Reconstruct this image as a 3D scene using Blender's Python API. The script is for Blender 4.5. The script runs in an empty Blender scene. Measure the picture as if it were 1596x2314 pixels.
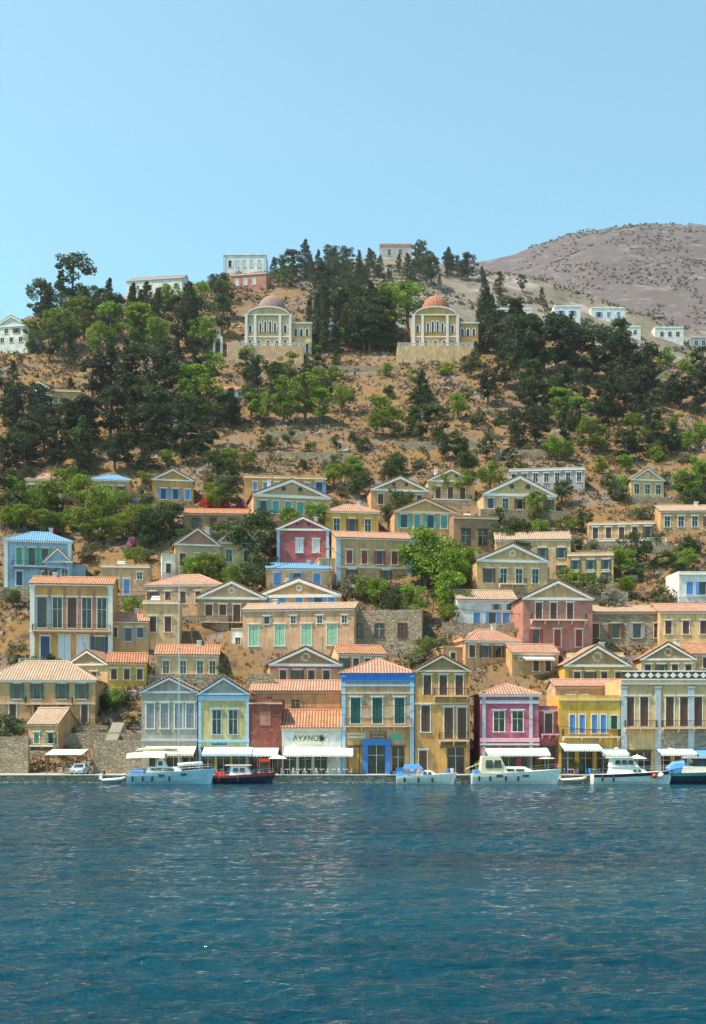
import bpy, bmesh, math, random
from mathutils import Vector, Matrix, noise
R = math.radians
random.seed(7)
SC = bpy.context.scene
COL = SC.collection
# ---------------------------------------------------------------- camera geometry (photo measured on a 1596 x 2314 grid)
FPX, CX, HY, CAMZ, CAMD = 2558.0, 798.0, 1667.0, 6.0, 150.0
def lerp_tab(tab, x):
    if x <= tab[0][0]: return tab[0][1]
    for (a, b), (c, d) in zip(tab, tab[1:]):
        if x <= c: return b + (d - b) * (x - a) / (c - a)
    return tab[-1][1]
def wpt(x, y, Y):
    d = CAMD + Y
    return Vector(((x - CX) / FPX * d, Y, CAMZ + (HY - y) / FPX * d))
def proj(p):
    d = CAMD + p[1]
    return CX + p[0] / d * FPX, HY - (p[2] - CAMZ) / d * FPX
# ---------------------------------------------------------------- terrain
PROF = [(0, .9), (8.5, .9), (17, 4.5), (60, 31), (120, 69), (220, 131), (320, 197), (420, 264), (560, 360)]
RIDGE = [(-700, 800), (-200, 770), (0, 735), (120, 705), (250, 690), (330, 662), (480, 634), (560, 612), (640, 625), (760, 690), (900, 738),
         (1000, 756), (1100, 745), (1250, 748), (1400, 790), (1500, 815), (1596, 828), (1900, 880), (2400, 960)]
def terrain(X, Y):
    d = CAMD + Y
    x = CX + X / d * FPX
    z = lerp_tab(PROF, Y)
    yr = lerp_tab(RIDGE, x)
    zc = CAMZ + (HY - yr) / FPX * d            # height at which this column reaches its crest
    if z > zc + 0.0:
        z = zc - (z - zc) * 0.9
    k = min(1, max(0, (Y - 9) / 30))
    p = Vector((X * .05, Y * .05, 0))
    z += k * (noise.noise(p) * 1.6 + noise.noise(p * 3.1) * .8 + noise.noise(p * 8) * .35)
    return z
HILL2 = [(-300, 900), (480, 690), (560, 640), (640, 602), (700, 590), (760, 586), (860, 580), (960, 588), (1040, 599), (1130, 612), (1250, 640), (1400, 690), (1596, 745), (2200, 840)]
def hill2(X, Y):                               # rough middle hill, crest near Y = 620
    d = CAMD + Y
    x = CX + X / d * FPX
    zr = CAMZ + (HY - lerp_tab(HILL2, x)) / FPX * 770
    z = zr - max(0, 620 - Y) * .62 - max(0, Y - 620) * .35
    p = Vector((X * .02, Y * .02, 3))
    return z + noise.noise(p) * 3 + noise.noise(p * 3) * 1.6 + noise.noise(p * 9) * .7
FAR = [(300, 760), (560, 668), (700, 618), (840, 596), (980, 588), (1080, 585), (1160, 574), (1230, 548), (1290, 529), (1340, 514), (1450, 509), (1596, 508), (1800, 516), (2300, 600)]
def farhill(X, Y):
    d = CAMD + Y
    x = CX + X / d * FPX
    zr = CAMZ + (HY - lerp_tab(FAR, x)) / FPX * 1750
    z = zr - max(0, 1600 - Y) * .68 - max(0, Y - 1600) * .3
    p = Vector((X * .006, Y * .006, 9))
    return z + noise.noise(p) * 9 + noise.noise(p * 3.3) * 5 + noise.noise(p * 9) * 2
def ground(x, y, fn=terrain, y0=4.0, y1=520.0):
    if fn is hill2: y0, y1 = 330.0, 800.0
    Y, st = y0, .5
    while Y < y1:
        p = wpt(x, y, Y)
        if fn(p.x, Y) >= p.z:
            a, b = Y - st, Y
            for _ in range(12):
                m = (a + b) / 2
                q = wpt(x, y, m)
                if fn(q.x, m) >= q.z: b = m
                else: a = m
            q = wpt(x, y, b)
            return Vector((q.x, b, q.z))
        Y += st
    return None
# ---------------------------------------------------------------- materials
MATS = {}
def nodes(name):
    m = bpy.data.materials.new(name); m.use_nodes = True
    nt = m.node_tree
    return m, nt, nt.nodes['Principled BSDF']
def N(nt, t, **kw):
    n = nt.nodes.new(t)
    for k, v in kw.items(): setattr(n, k, v)
    return n
def mixrgb(nt, fac, a, b, mode='MIX'):
    n = N(nt, 'ShaderNodeMix', data_type='RGBA', blend_type=mode)
    for sock, v in ((n.inputs[0], fac), (n.inputs[6], a), (n.inputs[7], b)):
        if hasattr(v, 'links'): nt.links.new(v, sock)
        elif isinstance(v, (tuple, list)): sock.default_value = (*v[:3], 1)
        else: sock.default_value = v
    return n.outputs[2]
def ramp(nt, src, a, b, ca=(0, 0, 0), cb=(1, 1, 1)):
    n = N(nt, 'ShaderNodeValToRGB')
    n.color_ramp.elements[0].position = a; n.color_ramp.elements[1].position = b
    n.color_ramp.elements[0].color = (*ca, 1); n.color_ramp.elements[1].color = (*cb, 1)
    nt.links.new(src, n.inputs[0])
    return n.outputs[0]
def coord(nt, scale, which='Object'):
    tc = N(nt, 'ShaderNodeTexCoord'); mp = N(nt, 'ShaderNodeMapping')
    mp.inputs['Scale'].default_value = scale if isinstance(scale, tuple) else (scale,) * 3
    nt.links.new(tc.outputs[which], mp.inputs[0])
    return mp.outputs[0]
def noi(nt, vec, scale, detail=4, rough=.6):
    n = N(nt, 'ShaderNodeTexNoise')
    n.inputs['Scale'].default_value = scale; n.inputs['Detail'].default_value = detail; n.inputs['Roughness'].default_value = rough
    if vec is not None: nt.links.new(vec, n.inputs['Vector'])
    return n.outputs['Fac']
def bump(nt, src, strength, dist, bsdf):
    b = N(nt, 'ShaderNodeBump'); b.inputs['Strength'].default_value = strength; b.inputs['Distance'].default_value = dist
    nt.links.new(src, b.inputs['Height']); nt.links.new(b.outputs[0], bsdf.inputs['Normal'])
def M(name, col=None, rough=.6, metal=0, spec=.5):
    if name in MATS: return MATS[name]
    m, nt, b = nodes(name)
    b.inputs['Roughness'].default_value = rough; b.inputs['Metallic'].default_value = metal
    b.inputs['Specular IOR Level'].default_value = spec
    f = noi(nt, coord(nt, 1.0), 2.5, 3)
    c = mixrgb(nt, ramp(nt, f, .3, .75), tuple(x * .82 for x in col), tuple(min(1, x * 1.1) for x in col))
    nt.links.new(c, b.inputs['Base Color'])
    MATS[name] = m
    return m
def plaster(name, col, grime=.5):
    key = 'plaster_' + name
    if key in MATS: return MATS[key]
    m, nt, b = nodes(key)
    b.inputs['Roughness'].default_value = .9; b.inputs['Specular IOR Level'].default_value = .2
    geo = N(nt, 'ShaderNodeNewGeometry')
    v = geo.outputs['Position']
    f1 = noi(nt, v, .55, 5, .65)
    f2 = noi(nt, v, 4.0, 5, .7)
    mp = N(nt, 'ShaderNodeMapping'); mp.inputs['Scale'].default_value = (2.6, 2.6, .28); nt.links.new(v, mp.inputs[0])
    f3 = noi(nt, mp.outputs[0], 1.0, 4, .7)
    d = tuple(x * .60 + .012 for x in col); l = tuple(min(.85, x * 1.12 + .015) for x in col)
    c = mixrgb(nt, ramp(nt, f1, .3, .72), d, l)
    c = mixrgb(nt, ramp(nt, f2, .55, .8, (0, 0, 0), (.35,) * 3), c, (col[0] * .6 + .1, col[1] * .6 + .09, col[2] * .6 + .08))
    f4 = noi(nt, v, .9, 6, .75)
    c = mixrgb(nt, ramp(nt, f4, .56, .58, (0, 0, 0), (grime * 1.15,) * 3), c, (col[0] * .55 + .15, col[1] * .55 + .12, col[2] * .55 + .095))
    c = mixrgb(nt, ramp(nt, f3, .48, .76, (0, 0, 0), (grime,) * 3), c, (.17, .13, .10))
    nt.links.new(c, b.inputs['Base Color'])
    bump(nt, f2, .35, .05, b)
    MATS[key] = m
    return m
def stone(name='stone', cell=1.5, a=(.40, .31, .21), c2=(.22, .16, .11), mortar=(.36, .30, .23)):
    if name in MATS: return MATS[name]
    m, nt, b = nodes(name)
    b.inputs['Roughness'].default_value = .95
    geo = N(nt, 'ShaderNodeNewGeometry')
    mp = N(nt, 'ShaderNodeMapping'); mp.inputs['Scale'].default_value = (cell, cell, cell * 1.7); nt.links.new(geo.outputs['Position'], mp.inputs[0])
    vo = N(nt, 'ShaderNodeTexVoronoi'); nt.links.new(mp.outputs[0], vo.inputs['Vector']); vo.inputs['Scale'].default_value = 1
    ve = N(nt, 'ShaderNodeTexVoronoi', feature='DISTANCE_TO_EDGE'); nt.links.new(mp.outputs[0], ve.inputs['Vector']); ve.inputs['Scale'].default_value = 1
    sep = N(nt, 'ShaderNodeSeparateColor'); nt.links.new(vo.outputs['Color'], sep.inputs[0])
    c = mixrgb(nt, sep.outputs[0], a, c2)
    f = noi(nt, geo.outputs['Position'], 3, 5, .7)
    c = mixrgb(nt, ramp(nt, f, .4, .8, (0, 0, 0), (.6,) * 3), c, (.42, .36, .28))
    e = ramp(nt, ve.outputs[0], .0, .09)
    c = mixrgb(nt, e, tuple(x * .45 for x in mortar), c)
    nt.links.new(c, b.inputs['Base Color'])
    bump(nt, ramp(nt, ve.outputs[0], 0, .15), .8, .08, b)
    MATS[name] = m
    return m
def tiles(name, a, b2, lich=(.42, .36, .3)):
    key = 'tiles_' + name
    if key in MATS: return MATS[key]
    m, nt, b = nodes(key)
    b.inputs['Roughness'].default_value = .85; b.inputs['Specular IOR Level'].default_value = .25
    uv = N(nt, 'ShaderNodeTexCoord')
    sx = N(nt, 'ShaderNodeSeparateXYZ'); nt.links.new(uv.outputs['UV'], sx.inputs[0])
    def wave(sock, per, ph=0):
        k = N(nt, 'ShaderNodeMath', operation='MULTIPLY'); nt.links.new(sock, k.inputs[0]); k.inputs[1].default_value = 2 * math.pi / per
        s = N(nt, 'ShaderNodeMath', operation='SINE'); nt.links.new(k.outputs[0], s.inputs[0])
        q = N(nt, 'ShaderNodeMath', operation='MULTIPLY_ADD'); nt.links.new(s.outputs[0], q.inputs[0]); q.inputs[1].default_value = .5; q.inputs[2].default_value = .5
        return q.outputs[0]
    wu = wave(sx.outputs[0], .42)
    fr = N(nt, 'ShaderNodeMath', operation='FRACT'); dv = N(nt, 'ShaderNodeMath', operation='DIVIDE'); nt.links.new(sx.outputs[1], dv.inputs[0]); dv.inputs[1].default_value = .45
    nt.links.new(dv.outputs[0], fr.inputs[0])
    # one tone per tile
    vo = N(nt, 'ShaderNodeTexWhiteNoise', noise_dimensions='2D')
    sn = N(nt, 'ShaderNodeVectorMath', operation='SNAP'); nt.links.new(uv.outputs['UV'], sn.inputs[0]); sn.inputs[1].default_value = (.42, .45, 1)
    nt.links.new(sn.outputs[0], vo.inputs['Vector'])
    c = mixrgb(nt, vo.outputs['Value'], a, b2)
    geo = N(nt, 'ShaderNodeNewGeometry')
    f = noi(nt, geo.outputs['Position'], .9, 5, .7)
    c = mixrgb(nt, ramp(nt, f, .45, .75, (0, 0, 0), (.75,) * 3), c, lich)
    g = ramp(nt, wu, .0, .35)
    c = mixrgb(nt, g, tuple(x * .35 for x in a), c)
    nt.links.new(c, b.inputs['Base Color'])
    ad = N(nt, 'ShaderNodeMath', operation='ADD'); nt.links.new(wu, ad.inputs[0])
    ml = N(nt, 'ShaderNodeMath', operation='MULTIPLY'); nt.links.new(fr.outputs[0], ml.inputs[0]); ml.inputs[1].default_value = -.4
    nt.links.new(ml.outputs[0], ad.inputs[1])
    bump(nt, ad.outputs[0], 1.0, .1, b)
    MATS[key] = m
    return m
PAL = dict(cream=(.72, .47, .225), peach=(.68, .35, .165), ochre=(.63, .33, .095), tan=(.62, .36, .165), yellow=(.76, .42, .06), lemon=(.64, .52, .22),
           pink=(.52, .11, .20), rose=(.46, .10, .12), salmon=(.50, .20, .15), redbrown=(.30, .065, .045), white=(.76, .74, .70), lilac=(.46, .41, .42),
           pbeige=(.63, .385, .225), paleblue=(.30, .46, .62), brick=(.36, .20, .11), grey=(.40, .37, .33), sand=(.68, .44, .235), brown=(.40, .25, .13))
def wallmat(k):
    if k == 'stone': return stone()
    return plaster(k, PAL[k], .72 if k not in ('white',) else .3)
TILE = dict(red=((.50, .19, .09), (.36, .12, .06)), pink=((.52, .27, .19), (.40, .18, .12)), orange=((.50, .22, .11), (.38, .15, .075)),
            pale=((.50, .34, .24), (.38, .24, .17)), blue=((.16, .35, .60), (.12, .28, .52)), grey=((.30, .27, .26), (.22, .2, .19)))
def tilemat(k):
    return tiles(k, *TILE[k], lich=(.46, .39, .32) if k != 'blue' else (.2, .38, .6))
TRIM = dict(white=(.74, .72, .67), blue=(.36, .52, .70), strongblue=(.05, .20, .58), cream=(.66, .55, .40), grey=(.46, .48, .52), pinklight=(.66, .36, .42), brown=(.12, .07, .045), sand=(.6, .48, .34))
def trimmat(k): return M('paint_' + k, TRIM[k], .7, spec=.3)
SHUT = dict(blue=(.10, .27, .62), teal=(.08, .33, .33), green=(.10, .30, .18), brown=(.12, .05, .03), dkgreen=(.02, .10, .085), red=(.30, .05, .05), pale=(.55, .62, .68), grey=(.25, .27, .30), ltgreen=(.30, .52, .36), navy=(.03, .06, .16))
def shutmat(k):
    key = 'shutter_' + k
    if key in MATS: return MATS[key]
    m, nt, b = nodes(key)
    b.inputs['Roughness'].default_value = .6
    col = SHUT[k]
    geo = N(nt, 'ShaderNodeNewGeometry')
    f = noi(nt, geo.outputs['Position'], 3, 4)
    c = mixrgb(nt, ramp(nt, f, .3, .7), tuple(x * .8 for x in col), tuple(min(1, x * 1.15) for x in col))
    nt.links.new(c, b.inputs['Base Color'])
    MATS[key] = m
    return m
def glass():
    if 'glass' in MATS: return MATS['glass']
    m, nt, b = nodes('glass')
    geo = N(nt, 'ShaderNodeNewGeometry')
    f = noi(nt, geo.outputs['Position'], .8, 2)
    nt.links.new(mixrgb(nt, ramp(nt, f, .35, .65), (.012, .012, .014), (.05, .045, .045)), b.inputs['Base Color'])
    b.inputs['Roughness'].default_value = .12
    MATS['glass'] = m
    return m
# ---------------------------------------------------------------- mesh builder
class MB:
    def __init__(s): s.v = []; s.f = []
    def poly(s, pts):
        i = len(s.v); s.v += [tuple(p) for p in pts]; s.f.append(tuple(range(i, i + len(pts)))); return s
    def box(s, x0, x1, y0, y1, z0, z1):
        i = len(s.v)
        s.v += [(x0, y0, z0), (x1, y0, z0), (x1, y1, z0), (x0, y1, z0), (x0, y0, z1), (x1, y0, z1), (x1, y1, z1), (x0, y1, z1)]
        s.f += [(i, i + 3, i + 2, i + 1), (i + 4, i + 5, i + 6, i + 7), (i, i + 1, i + 5, i + 4), (i + 1, i + 2, i + 6, i + 5), (i + 2, i + 3, i + 7, i + 6), (i + 3, i, i + 4, i + 7)]
        return s
    def slab(s, quad, t):                      # thick sheet: quad listed counter clockwise seen from outside
        q = [Vector(p) for p in quad]
        n = (q[1] - q[0]).cross(q[2] - q[0]).normalized() * t
        lo = [p - n for p in q]; k = len(q); i = len(s.v)
        s.v += [tuple(p) for p in q] + [tuple(p) for p in lo]
        s.f.append(tuple(range(i, i + k))); s.f.append(tuple(range(i + 2 * k - 1, i + k - 1, -1)))
        for j in range(k): s.f.append((i + j, i + k + j, i + k + (j + 1) % k, i + (j + 1) % k))
        return s
    def tube(s, pts, r, n=6, r2=None, cap=True):
        pts = [Vector(p) for p in pts]; rings = []
        for k, p in enumerate(pts):
            d = (pts[min(k + 1, len(pts) - 1)] - pts[max(k - 1, 0)]).normalized()
            a = d.cross(Vector((0, 0, 1)) if abs(d.z) < .9 else Vector((1, 0, 0))).normalized(); b = d.cross(a)
            rr = r if r2 is None else r + (r2 - r) * k / (len(pts) - 1)
            if isinstance(r, (list, tuple)): rr = r[k]
            i = len(s.v)
            s.v += [tuple(p + (a * math.cos(t) + b * math.sin(t)) * rr) for t in (2 * math.pi * j / n for j in range(n))]
            rings.append(i)
        for a, b in zip(rings, rings[1:]):
            for j in range(n): s.f.append((a + j, a + (j + 1) % n, b + (j + 1) % n, b + j))
        if cap:
            s.f.append(tuple(rings[0] + j for j in range(n - 1, -1, -1))); s.f.append(tuple(rings[-1] + j for j in range(n)))
        return s
    def lathe(s, prof, c=(0, 0, 0), n=16, a0=0, a1=2 * math.pi, sy=1):
        full = abs(a1 - a0 - 2 * math.pi) < 1e-4
        k = n if full else n + 1; i = len(s.v)
        for r, z in prof:
            for j in range(k):
                t = a0 + (a1 - a0) * j / n
                s.v.append((c[0] + r * math.cos(t), c[1] + r * math.sin(t) * sy, c[2] + z))
        for a in range(len(prof) - 1):
            for j in range(n):
                jj = (j + 1) % k
                s.f.append((i + a * k + j, i + a * k + jj, i + (a + 1) * k + jj, i + (a + 1) * k + j))
        return s
    def loft(s, rings, close=False, caps=True):
        i = len(s.v); n = len(rings[0])
        for r in rings: s.v += [tuple(p) for p in r]
        for a in range(len(rings) - 1):
            for j in range(n if close else n - 1):
                jj = (j + 1) % n
                s.f.append((i + a * n + j, i + a * n + jj, i + (a + 1) * n + jj, i + (a + 1) * n + j))
        if caps:
            s.f.append(tuple(i + j for j in range(n - 1, -1, -1))); s.f.append(tuple(i + (len(rings) - 1) * n + j for j in range(n)))
        return s
    def mesh(s, name, uv=False, fix=False):
        me = bpy.data.meshes.new(name)
        me.from_pydata(s.v, [], s.f); me.update()
        if fix:
            bm = bmesh.new(); bm.from_mesh(me); bmesh.ops.remove_doubles(bm, verts=bm.verts, dist=1e-4); bmesh.ops.recalc_face_normals(bm, faces=bm.faces); bm.to_mesh(me); bm.free()
        if uv:
            l = me.uv_layers.new(name='UVMap')
            for p in me.polygons:
                n = p.normal; u = n.cross(Vector((0, 0, 1)))
                u = u.normalized() if u.length > 1e-3 else Vector((1, 0, 0)); w = n.cross(u)
                for li in p.loop_indices:
                    co = me.vertices[me.loops[li].vertex_index].co
                    l.data[li].uv = (co.dot(u), co.dot(w))
        return me
def link(name, me, mat=None, parent=None, loc=None, smooth=False):
    o = bpy.data.objects.new(name, me); COL.objects.link(o)
    if mat is not None and not me.materials: me.materials.append(mat)
    if parent is not None: o.parent = parent
    if loc is not None: o.location = loc
    if smooth:
        for p in me.polygons: p.use_smooth = True
    return o
def obj(name, mb, mat, parent=None, loc=None, uv=False, smooth=False, fix=False):
    return link(name, mb.mesh(name, uv, fix), mat, parent, loc, smooth)
def thing(name, label, cat, loc=(0, 0, 0), rz=0, group=None):
    o = bpy.data.objects.new(name, None); COL.objects.link(o)
    o.location = loc; o.rotation_euler = (0, 0, rz); o.empty_display_size = .5
    if len(label.split()) > 16: print('LONG', label)
    o['label'] = label; o['category'] = cat; o['kind'] = 'thing'
    if group: o['group'] = group
    return o
def tag(o, label, cat, group=None):
    o['label'] = label; o['category'] = cat; o['kind'] = 'thing'
    if group: o['group'] = group
    return o
def structure(o, label=None):
    o['kind'] = 'structure'
    if label: o['label'] = label
    return o
def text(body, size, mat, parent, loc, name='lettering', depth=.01, align='CENTER'):
    cu = bpy.data.curves.new(name, 'FONT'); cu.body = body; cu.size = size; cu.align_x = align; cu.align_y = 'CENTER'; cu.extrude = depth
    cu.materials.append(mat)
    t = bpy.data.objects.new(name, cu); COL.objects.link(t)
    me = bpy.data.meshes.new_from_object(t.evaluated_get(bpy.context.evaluated_depsgraph_get()))
    bpy.data.objects.remove(t)
    o = bpy.data.objects.new(name, me); COL.objects.link(o); o.parent = parent; o.location = loc; o.rotation_euler = (R(90), 0, 0)
    if not me.materials: me.materials.append(mat)
    return o
REFS = []                                       # (phrase, x, y) on the photo grid, for naming what stands beside
CACHE = {}
# ---------------------------------------------------------------- houses
def opening(kind, w, h, trim, hood, parent, loc):
    w = round(w / .05) * .05; h = round(h / .05) * .05
    isdoor = kind.startswith('door'); base = kind.split(':')
    key = ('op', kind, round(w, 2), round(h, 2), trim, hood)
    if key not in CACHE:
        x, z = w / 2, h / 2
        pm = MB(); fm = MB(); bars = MB()
        if base[0] in ('glass', 'open'):
            pm.poly([(-x, .17, -z), (x, .17, -z), (x, .17, z), (-x, .17, z)]); pmat = glass()
        elif base[0] == 'arch':
            pm.poly([(-x, .17, -z), (x, .17, -z), (x, .17, z), (-x, .17, z)]); pmat = glass()
        else:
            pm.box(-x, -.02, .05, .12, -z, z); pm.box(.02, x, .05, .12, -z, z)
            n = max(2, int(h / .35))
            for s in (-1, 1):
                a, b = (-x + .08, -.10) if s < 0 else (.10, x - .08)
                for k in range(n):
                    z0 = -z + .1 + (h - .2) * k / n
                    pm.box(a, b, .02, .049, z0, z0 + (h - .2) / n * .62)
            pmat = shutmat(base[1])
        bw = .13 if w > .7 else .1
        y0 = -.05
        fm.box(-x - bw, -x, y0, .2, -z, z); fm.box(x, x + bw, y0, .2, -z, z); fm.box(-x - bw, x + bw, y0, .2, z, z + bw)
        if not isdoor: fm.box(-x - bw - .1, x + bw + .1, -.14, .2, -z - .11, -z)
        if hood: fm.box(-x - bw - .2, x + bw + .2, -.22, -.052, z + bw + .02, z + bw + .15)
        if base[0] in ('glass',):
            bars.box(-.035, .035, .12, .16, -z, z); bars.box(-x, x, .118, .158, z * .25 - .03, z * .25 + .03)
        sh = None
        if base[0] == 'open':
            sh = []
            for s in (-1, 1):
                a = s * (x + .03); b = s * (x + w * .5)
                sh.append(MB().box(min(a, b), max(a, b), -.11, -.06, -z, z).mesh('shutter'))
        CACHE[key] = (pm.mesh('window' if not isdoor else 'door'), pmat, fm.mesh('frame'), bars.mesh('glazing_bar') if bars.v else None, sh)
    pme, pmat, fme, bme, sme = CACHE[key]
    o = link('door' if isdoor else 'window', pme, pmat, parent, loc)
    link('frame', fme, trimmat(trim), o)
    if bme: link('glazing_bar', bme, trimmat('cream' if trim == 'brown' else 'white'), o)
    for sm in sme or (): link('shutter', sm, shutmat(base[1]), o)
    return o
def railing(parent, x0, x1, y0, y1, z, h=1.0, mat=None, gap=.16):
    b = MB()
    for (ax, ay, bx, by) in ((x0, y0, x1, y0), (x0, y0, x0, y1), (x1, y0, x1, y1)):
        L = math.hypot(bx - ax, by - ay)
        if L < .2: continue
        n = max(2, int(L / gap))
        for k in range(n + 1):
            px, py = ax + (bx - ax) * k / n, ay + (by - ay) * k / n
            b.box(px - .015, px + .015, py - .015, py + .015, z, z + h)
        b.box(min(ax, bx) - .03, max(ax, bx) + .03, min(ay, by) - .03, max(ay, by) + .03, z + h, z + h + .05)
    return obj('railing', b, mat or M('iron', (.03, .03, .035), .6), parent)
def house(label, x0, x1, yb, ye, roof='ped', yp=None, wall='cream', rows=(), trim='white', tile='pink', depth=None, yaw=0, name='house', cat='house',
          fn=terrain, Y=None, cornice='white', tymp=None, emblem=None, pil=None, pilx=None, bands=(), balc=(), awn=(), hood=True, over=.35, chim=0, found=5, ref=None, group=None, bandwall=()):
    xc = (x0 + x1) / 2
    hr = random.Random(label)
    slope = Y is None and fn is terrain and name == 'house'
    big = slope and 1150 < yb < 1520
    kx, ky = (1.12, 1.14) if big else (1, 1)
    if Y is None: p = ground(xc, yb, fn)
    else: p = wpt(xc, yb, Y)
    if p is None: print('NO GROUND', label); return None
    sc = (CAMD + p.y) / FPX
    lx = lambda x: (x - xc) * sc * kx
    lz = lambda y: (yb - y) * sc * ky
    w, H = (x1 - x0) * sc * kx, (yb - ye) * sc * ky
    D = depth or min(max(w * .8, 6), 11)
    if slope and not yaw: yaw = hr.uniform(-11, 13)
    root = thing(name, label, cat, p, R(yaw), group)
    if ref: REFS.append((ref, xc, (yb + ye) / 2, x0, x1, ye, yb))
    hw = w / 2
    wm = wallmat(wall)
    # ---- openings
    ops = []
    for row in rows:
        yc, hp, wp, xs, kind = row[:5]
        tr = row[5] if len(row) > 5 else trim
        if isinstance(xs, int):
            m = (x1 - x0) / xs
            xs = [x0 + m * (k + .5) for k in range(xs)]
        for x in xs:
            ow, oh = round(wp * sc * kx / .05) * .05, round(hp * sc * ky / .05) * .05
            ox, oz = lx(x), lz(yc)
            a, b, c, d = ox - ow / 2, ox + ow / 2, oz - oh / 2, oz + oh / 2
            if a < -hw + .1 or b > hw - .1 or d > H - .1 or c < -found: continue
            if any(a < q[1] + .05 and b > q[0] - .05 and c < q[3] + .05 and d > q[2] - .05 for q in ops): continue
            kd = kind
            if kind.startswith('sh:') and hr.random() < .3: kd = 'open:' + kind[3:]
            elif kind == 'glass' and slope and hr.random() < .3: kd = hr.choice(('sh:brown', 'open:brown', 'open:grey'))
            ops.append((a, b, c, d)); opening(kd, ow, oh, tr, hood, root, (ox, 0, oz))
    # ---- wall with real openings
    mb = MB()
    X = sorted(set([-hw, hw] + [round(q[k], 4) for q in ops for k in (0, 1)]))
    Z = sorted(set([-found, H] + [round(q[k], 4) for q in ops for k in (2, 3)]))
    for a, b in zip(X, X[1:]):
        for c, d in zip(Z, Z[1:]):
            mx, mz = (a + b) / 2, (c + d) / 2
            if any(q[0] < mx < q[1] and q[2] < mz < q[3] for q in ops): continue
            mb.poly([(a, 0, c), (b, 0, c), (b, 0, d), (a, 0, d)])
    for a, b, c, d in ops:
        r = .25
        mb.poly([(a, 0, c), (a, 0, d), (a, r, d), (a, r, c)]); mb.poly([(b, 0, c), (b, r, c), (b, r, d), (b, 0, d)])
        mb.poly([(a, 0, d), (b, 0, d), (b, r, d), (a, r, d)]); mb.poly([(a, 0, c), (a, r, c), (b, r, c), (b, 0, c)])
    mb.poly([(-hw, 0, -found), (-hw, 0, H), (-hw, D, H), (-hw, D, -found)]); mb.poly([(hw, 0, -found), (hw, D, -found), (hw, D, H), (hw, 0, H)])
    mb.poly([(-hw, D, -found), (-hw, D, H), (hw, D, H), (hw, D, -found)]); mb.poly([(-hw, 0, H), (hw, 0, H), (hw, D, H), (-hw, D, H)])
    P = lz(yp) if yp is not None else H + 1.6
    if roof == 'ped': mb.poly([(-hw, D, H), (0, D, P), (hw, D, H)])
    if roof == 'side':
        for s in (-hw, hw): mb.poly([(s, 0, H), (s, D / 2, P), (s, D, H)])
    obj('wall', mb, wm, root)
    # ---- roof
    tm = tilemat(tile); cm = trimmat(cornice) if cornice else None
    o = over
    if roof == 'ped':
        k = (P - H) / hw
        e = H - o * k + .1
        rb = MB()
        for s in (-1, 1):
            q = [(s * (hw + o), -o, e), (0, -o, P + .1), (0, D + o, P + .1), (s * (hw + o), D + o, e)]
            rb.slab(q if s > 0 else q[::-1], .16)
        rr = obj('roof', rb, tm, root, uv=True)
        t = MB().poly([(-hw, -.003, H), (hw, -.003, H), (0, -.003, P)])
        obj('tympanum', t, wallmat(tymp) if tymp in PAL else (trimmat(tymp) if tymp else wm), root)
        c = MB()
        th = max(.3, min(.62, w * .038))
        c.box(-hw - .2, hw + .2, -.28, -.004, H - th, H)                    # horizontal cornice
        for s in (-1, 1):                                                     # raking cornices
            a = Vector((s * (hw + o + .02), 0, e - .16)); b = Vector((0, 0, P - .06))
            pts = [(a.x, a.z), (b.x, b.z), (b.x, b.z - th * 1.05), (a.x - s * th * .9 / max(k, .2), a.z)]
            f = [(x, -o - .02, z) for x, z in pts]; g = [(x, -.006, z) for x, z in pts]
            if s < 0: f, g = f[::-1], g[::-1]
            c.loft([g, f], close=True)
        obj('cornice', c, cm, root)
        if emblem:
            r = (P - H) * .2; zc = H + (P - H) * .40
            if emblem == 'ring':
                m = MB(); m.lathe([(r, 0), (r, .08), (r * .6, .08), (r * .6, 0)], n=14)
                for i, v in enumerate(m.v): m.v[i] = (v[0], -.03 - v[2], zc + v[1])
                obj('medallion', m, trimmat('white'), root, fix=True)
            elif emblem == 'vents':
                m = MB()
                for s in (-1, 1):
                    i0 = len(m.v); m.lathe([(0.01, .03), (r * .7, .03)], n=12)
                    for i in range(i0, len(m.v)): v = m.v[i]; m.v[i] = (v[0] + s * hw * .22, -.012 - v[2], zc + v[1])
                obj('vent', m, glass(), root)
            elif emblem == 'crest':
                m = MB(); r *= 1.35
                for (t0, t1, sx) in ((-.4, math.pi * .75, 1), (math.pi - .4, math.pi * 1.75, 1)):
                    n = 9
                    for q in range(n):
                        a, b = t0 + (t1 - t0) * q / n, t0 + (t1 - t0) * (q + 1) / n
                        pts = [(math.cos(a) * r, math.sin(a) * r), (math.cos(b) * r, math.sin(b) * r), (math.cos(b) * r * .55, math.sin(b) * r * .55), (math.cos(a) * r * .55, math.sin(a) * r * .55)]
                        m.loft([[(x, -.03, zc + z) for x, z in pts], [(x, -.09, zc + z) for x, z in pts]], close=True)
                obj('medallion', m, trimmat('sand'), root, fix=True)
    elif roof == 'hip':
        e = H - .05; rl = max(0, hw - D / 2 * .95) if w > D else 0
        a = [(-hw - o, -o, e), (hw + o, -o, e), (hw + o, D + o, e), (-hw - o, D + o, e)]
        b0, b1 = (-rl, D / 2, P), (rl, D / 2, P)
        rb = MB()
        if rl > .1:
            rb.poly([a[0], a[1], b1, b0]); rb.poly([a[2], a[3], b0, b1]); rb.poly([a[1], a[2], b1]); rb.poly([a[3], a[0], b0])
        else:
            for i in range(4): rb.poly([a[i], a[(i + 1) % 4], (0, D / 2, P)])
        rb.poly(a[::-1])
        obj('roof', rb, tm, root, uv=True)
        rd = MB()
        for q in a: rd.tube([q, b0 if q[0] < 0 else b1], .13, 5)
        if rl > .1: rd.tube([b0, b1], .13, 5)
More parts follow.
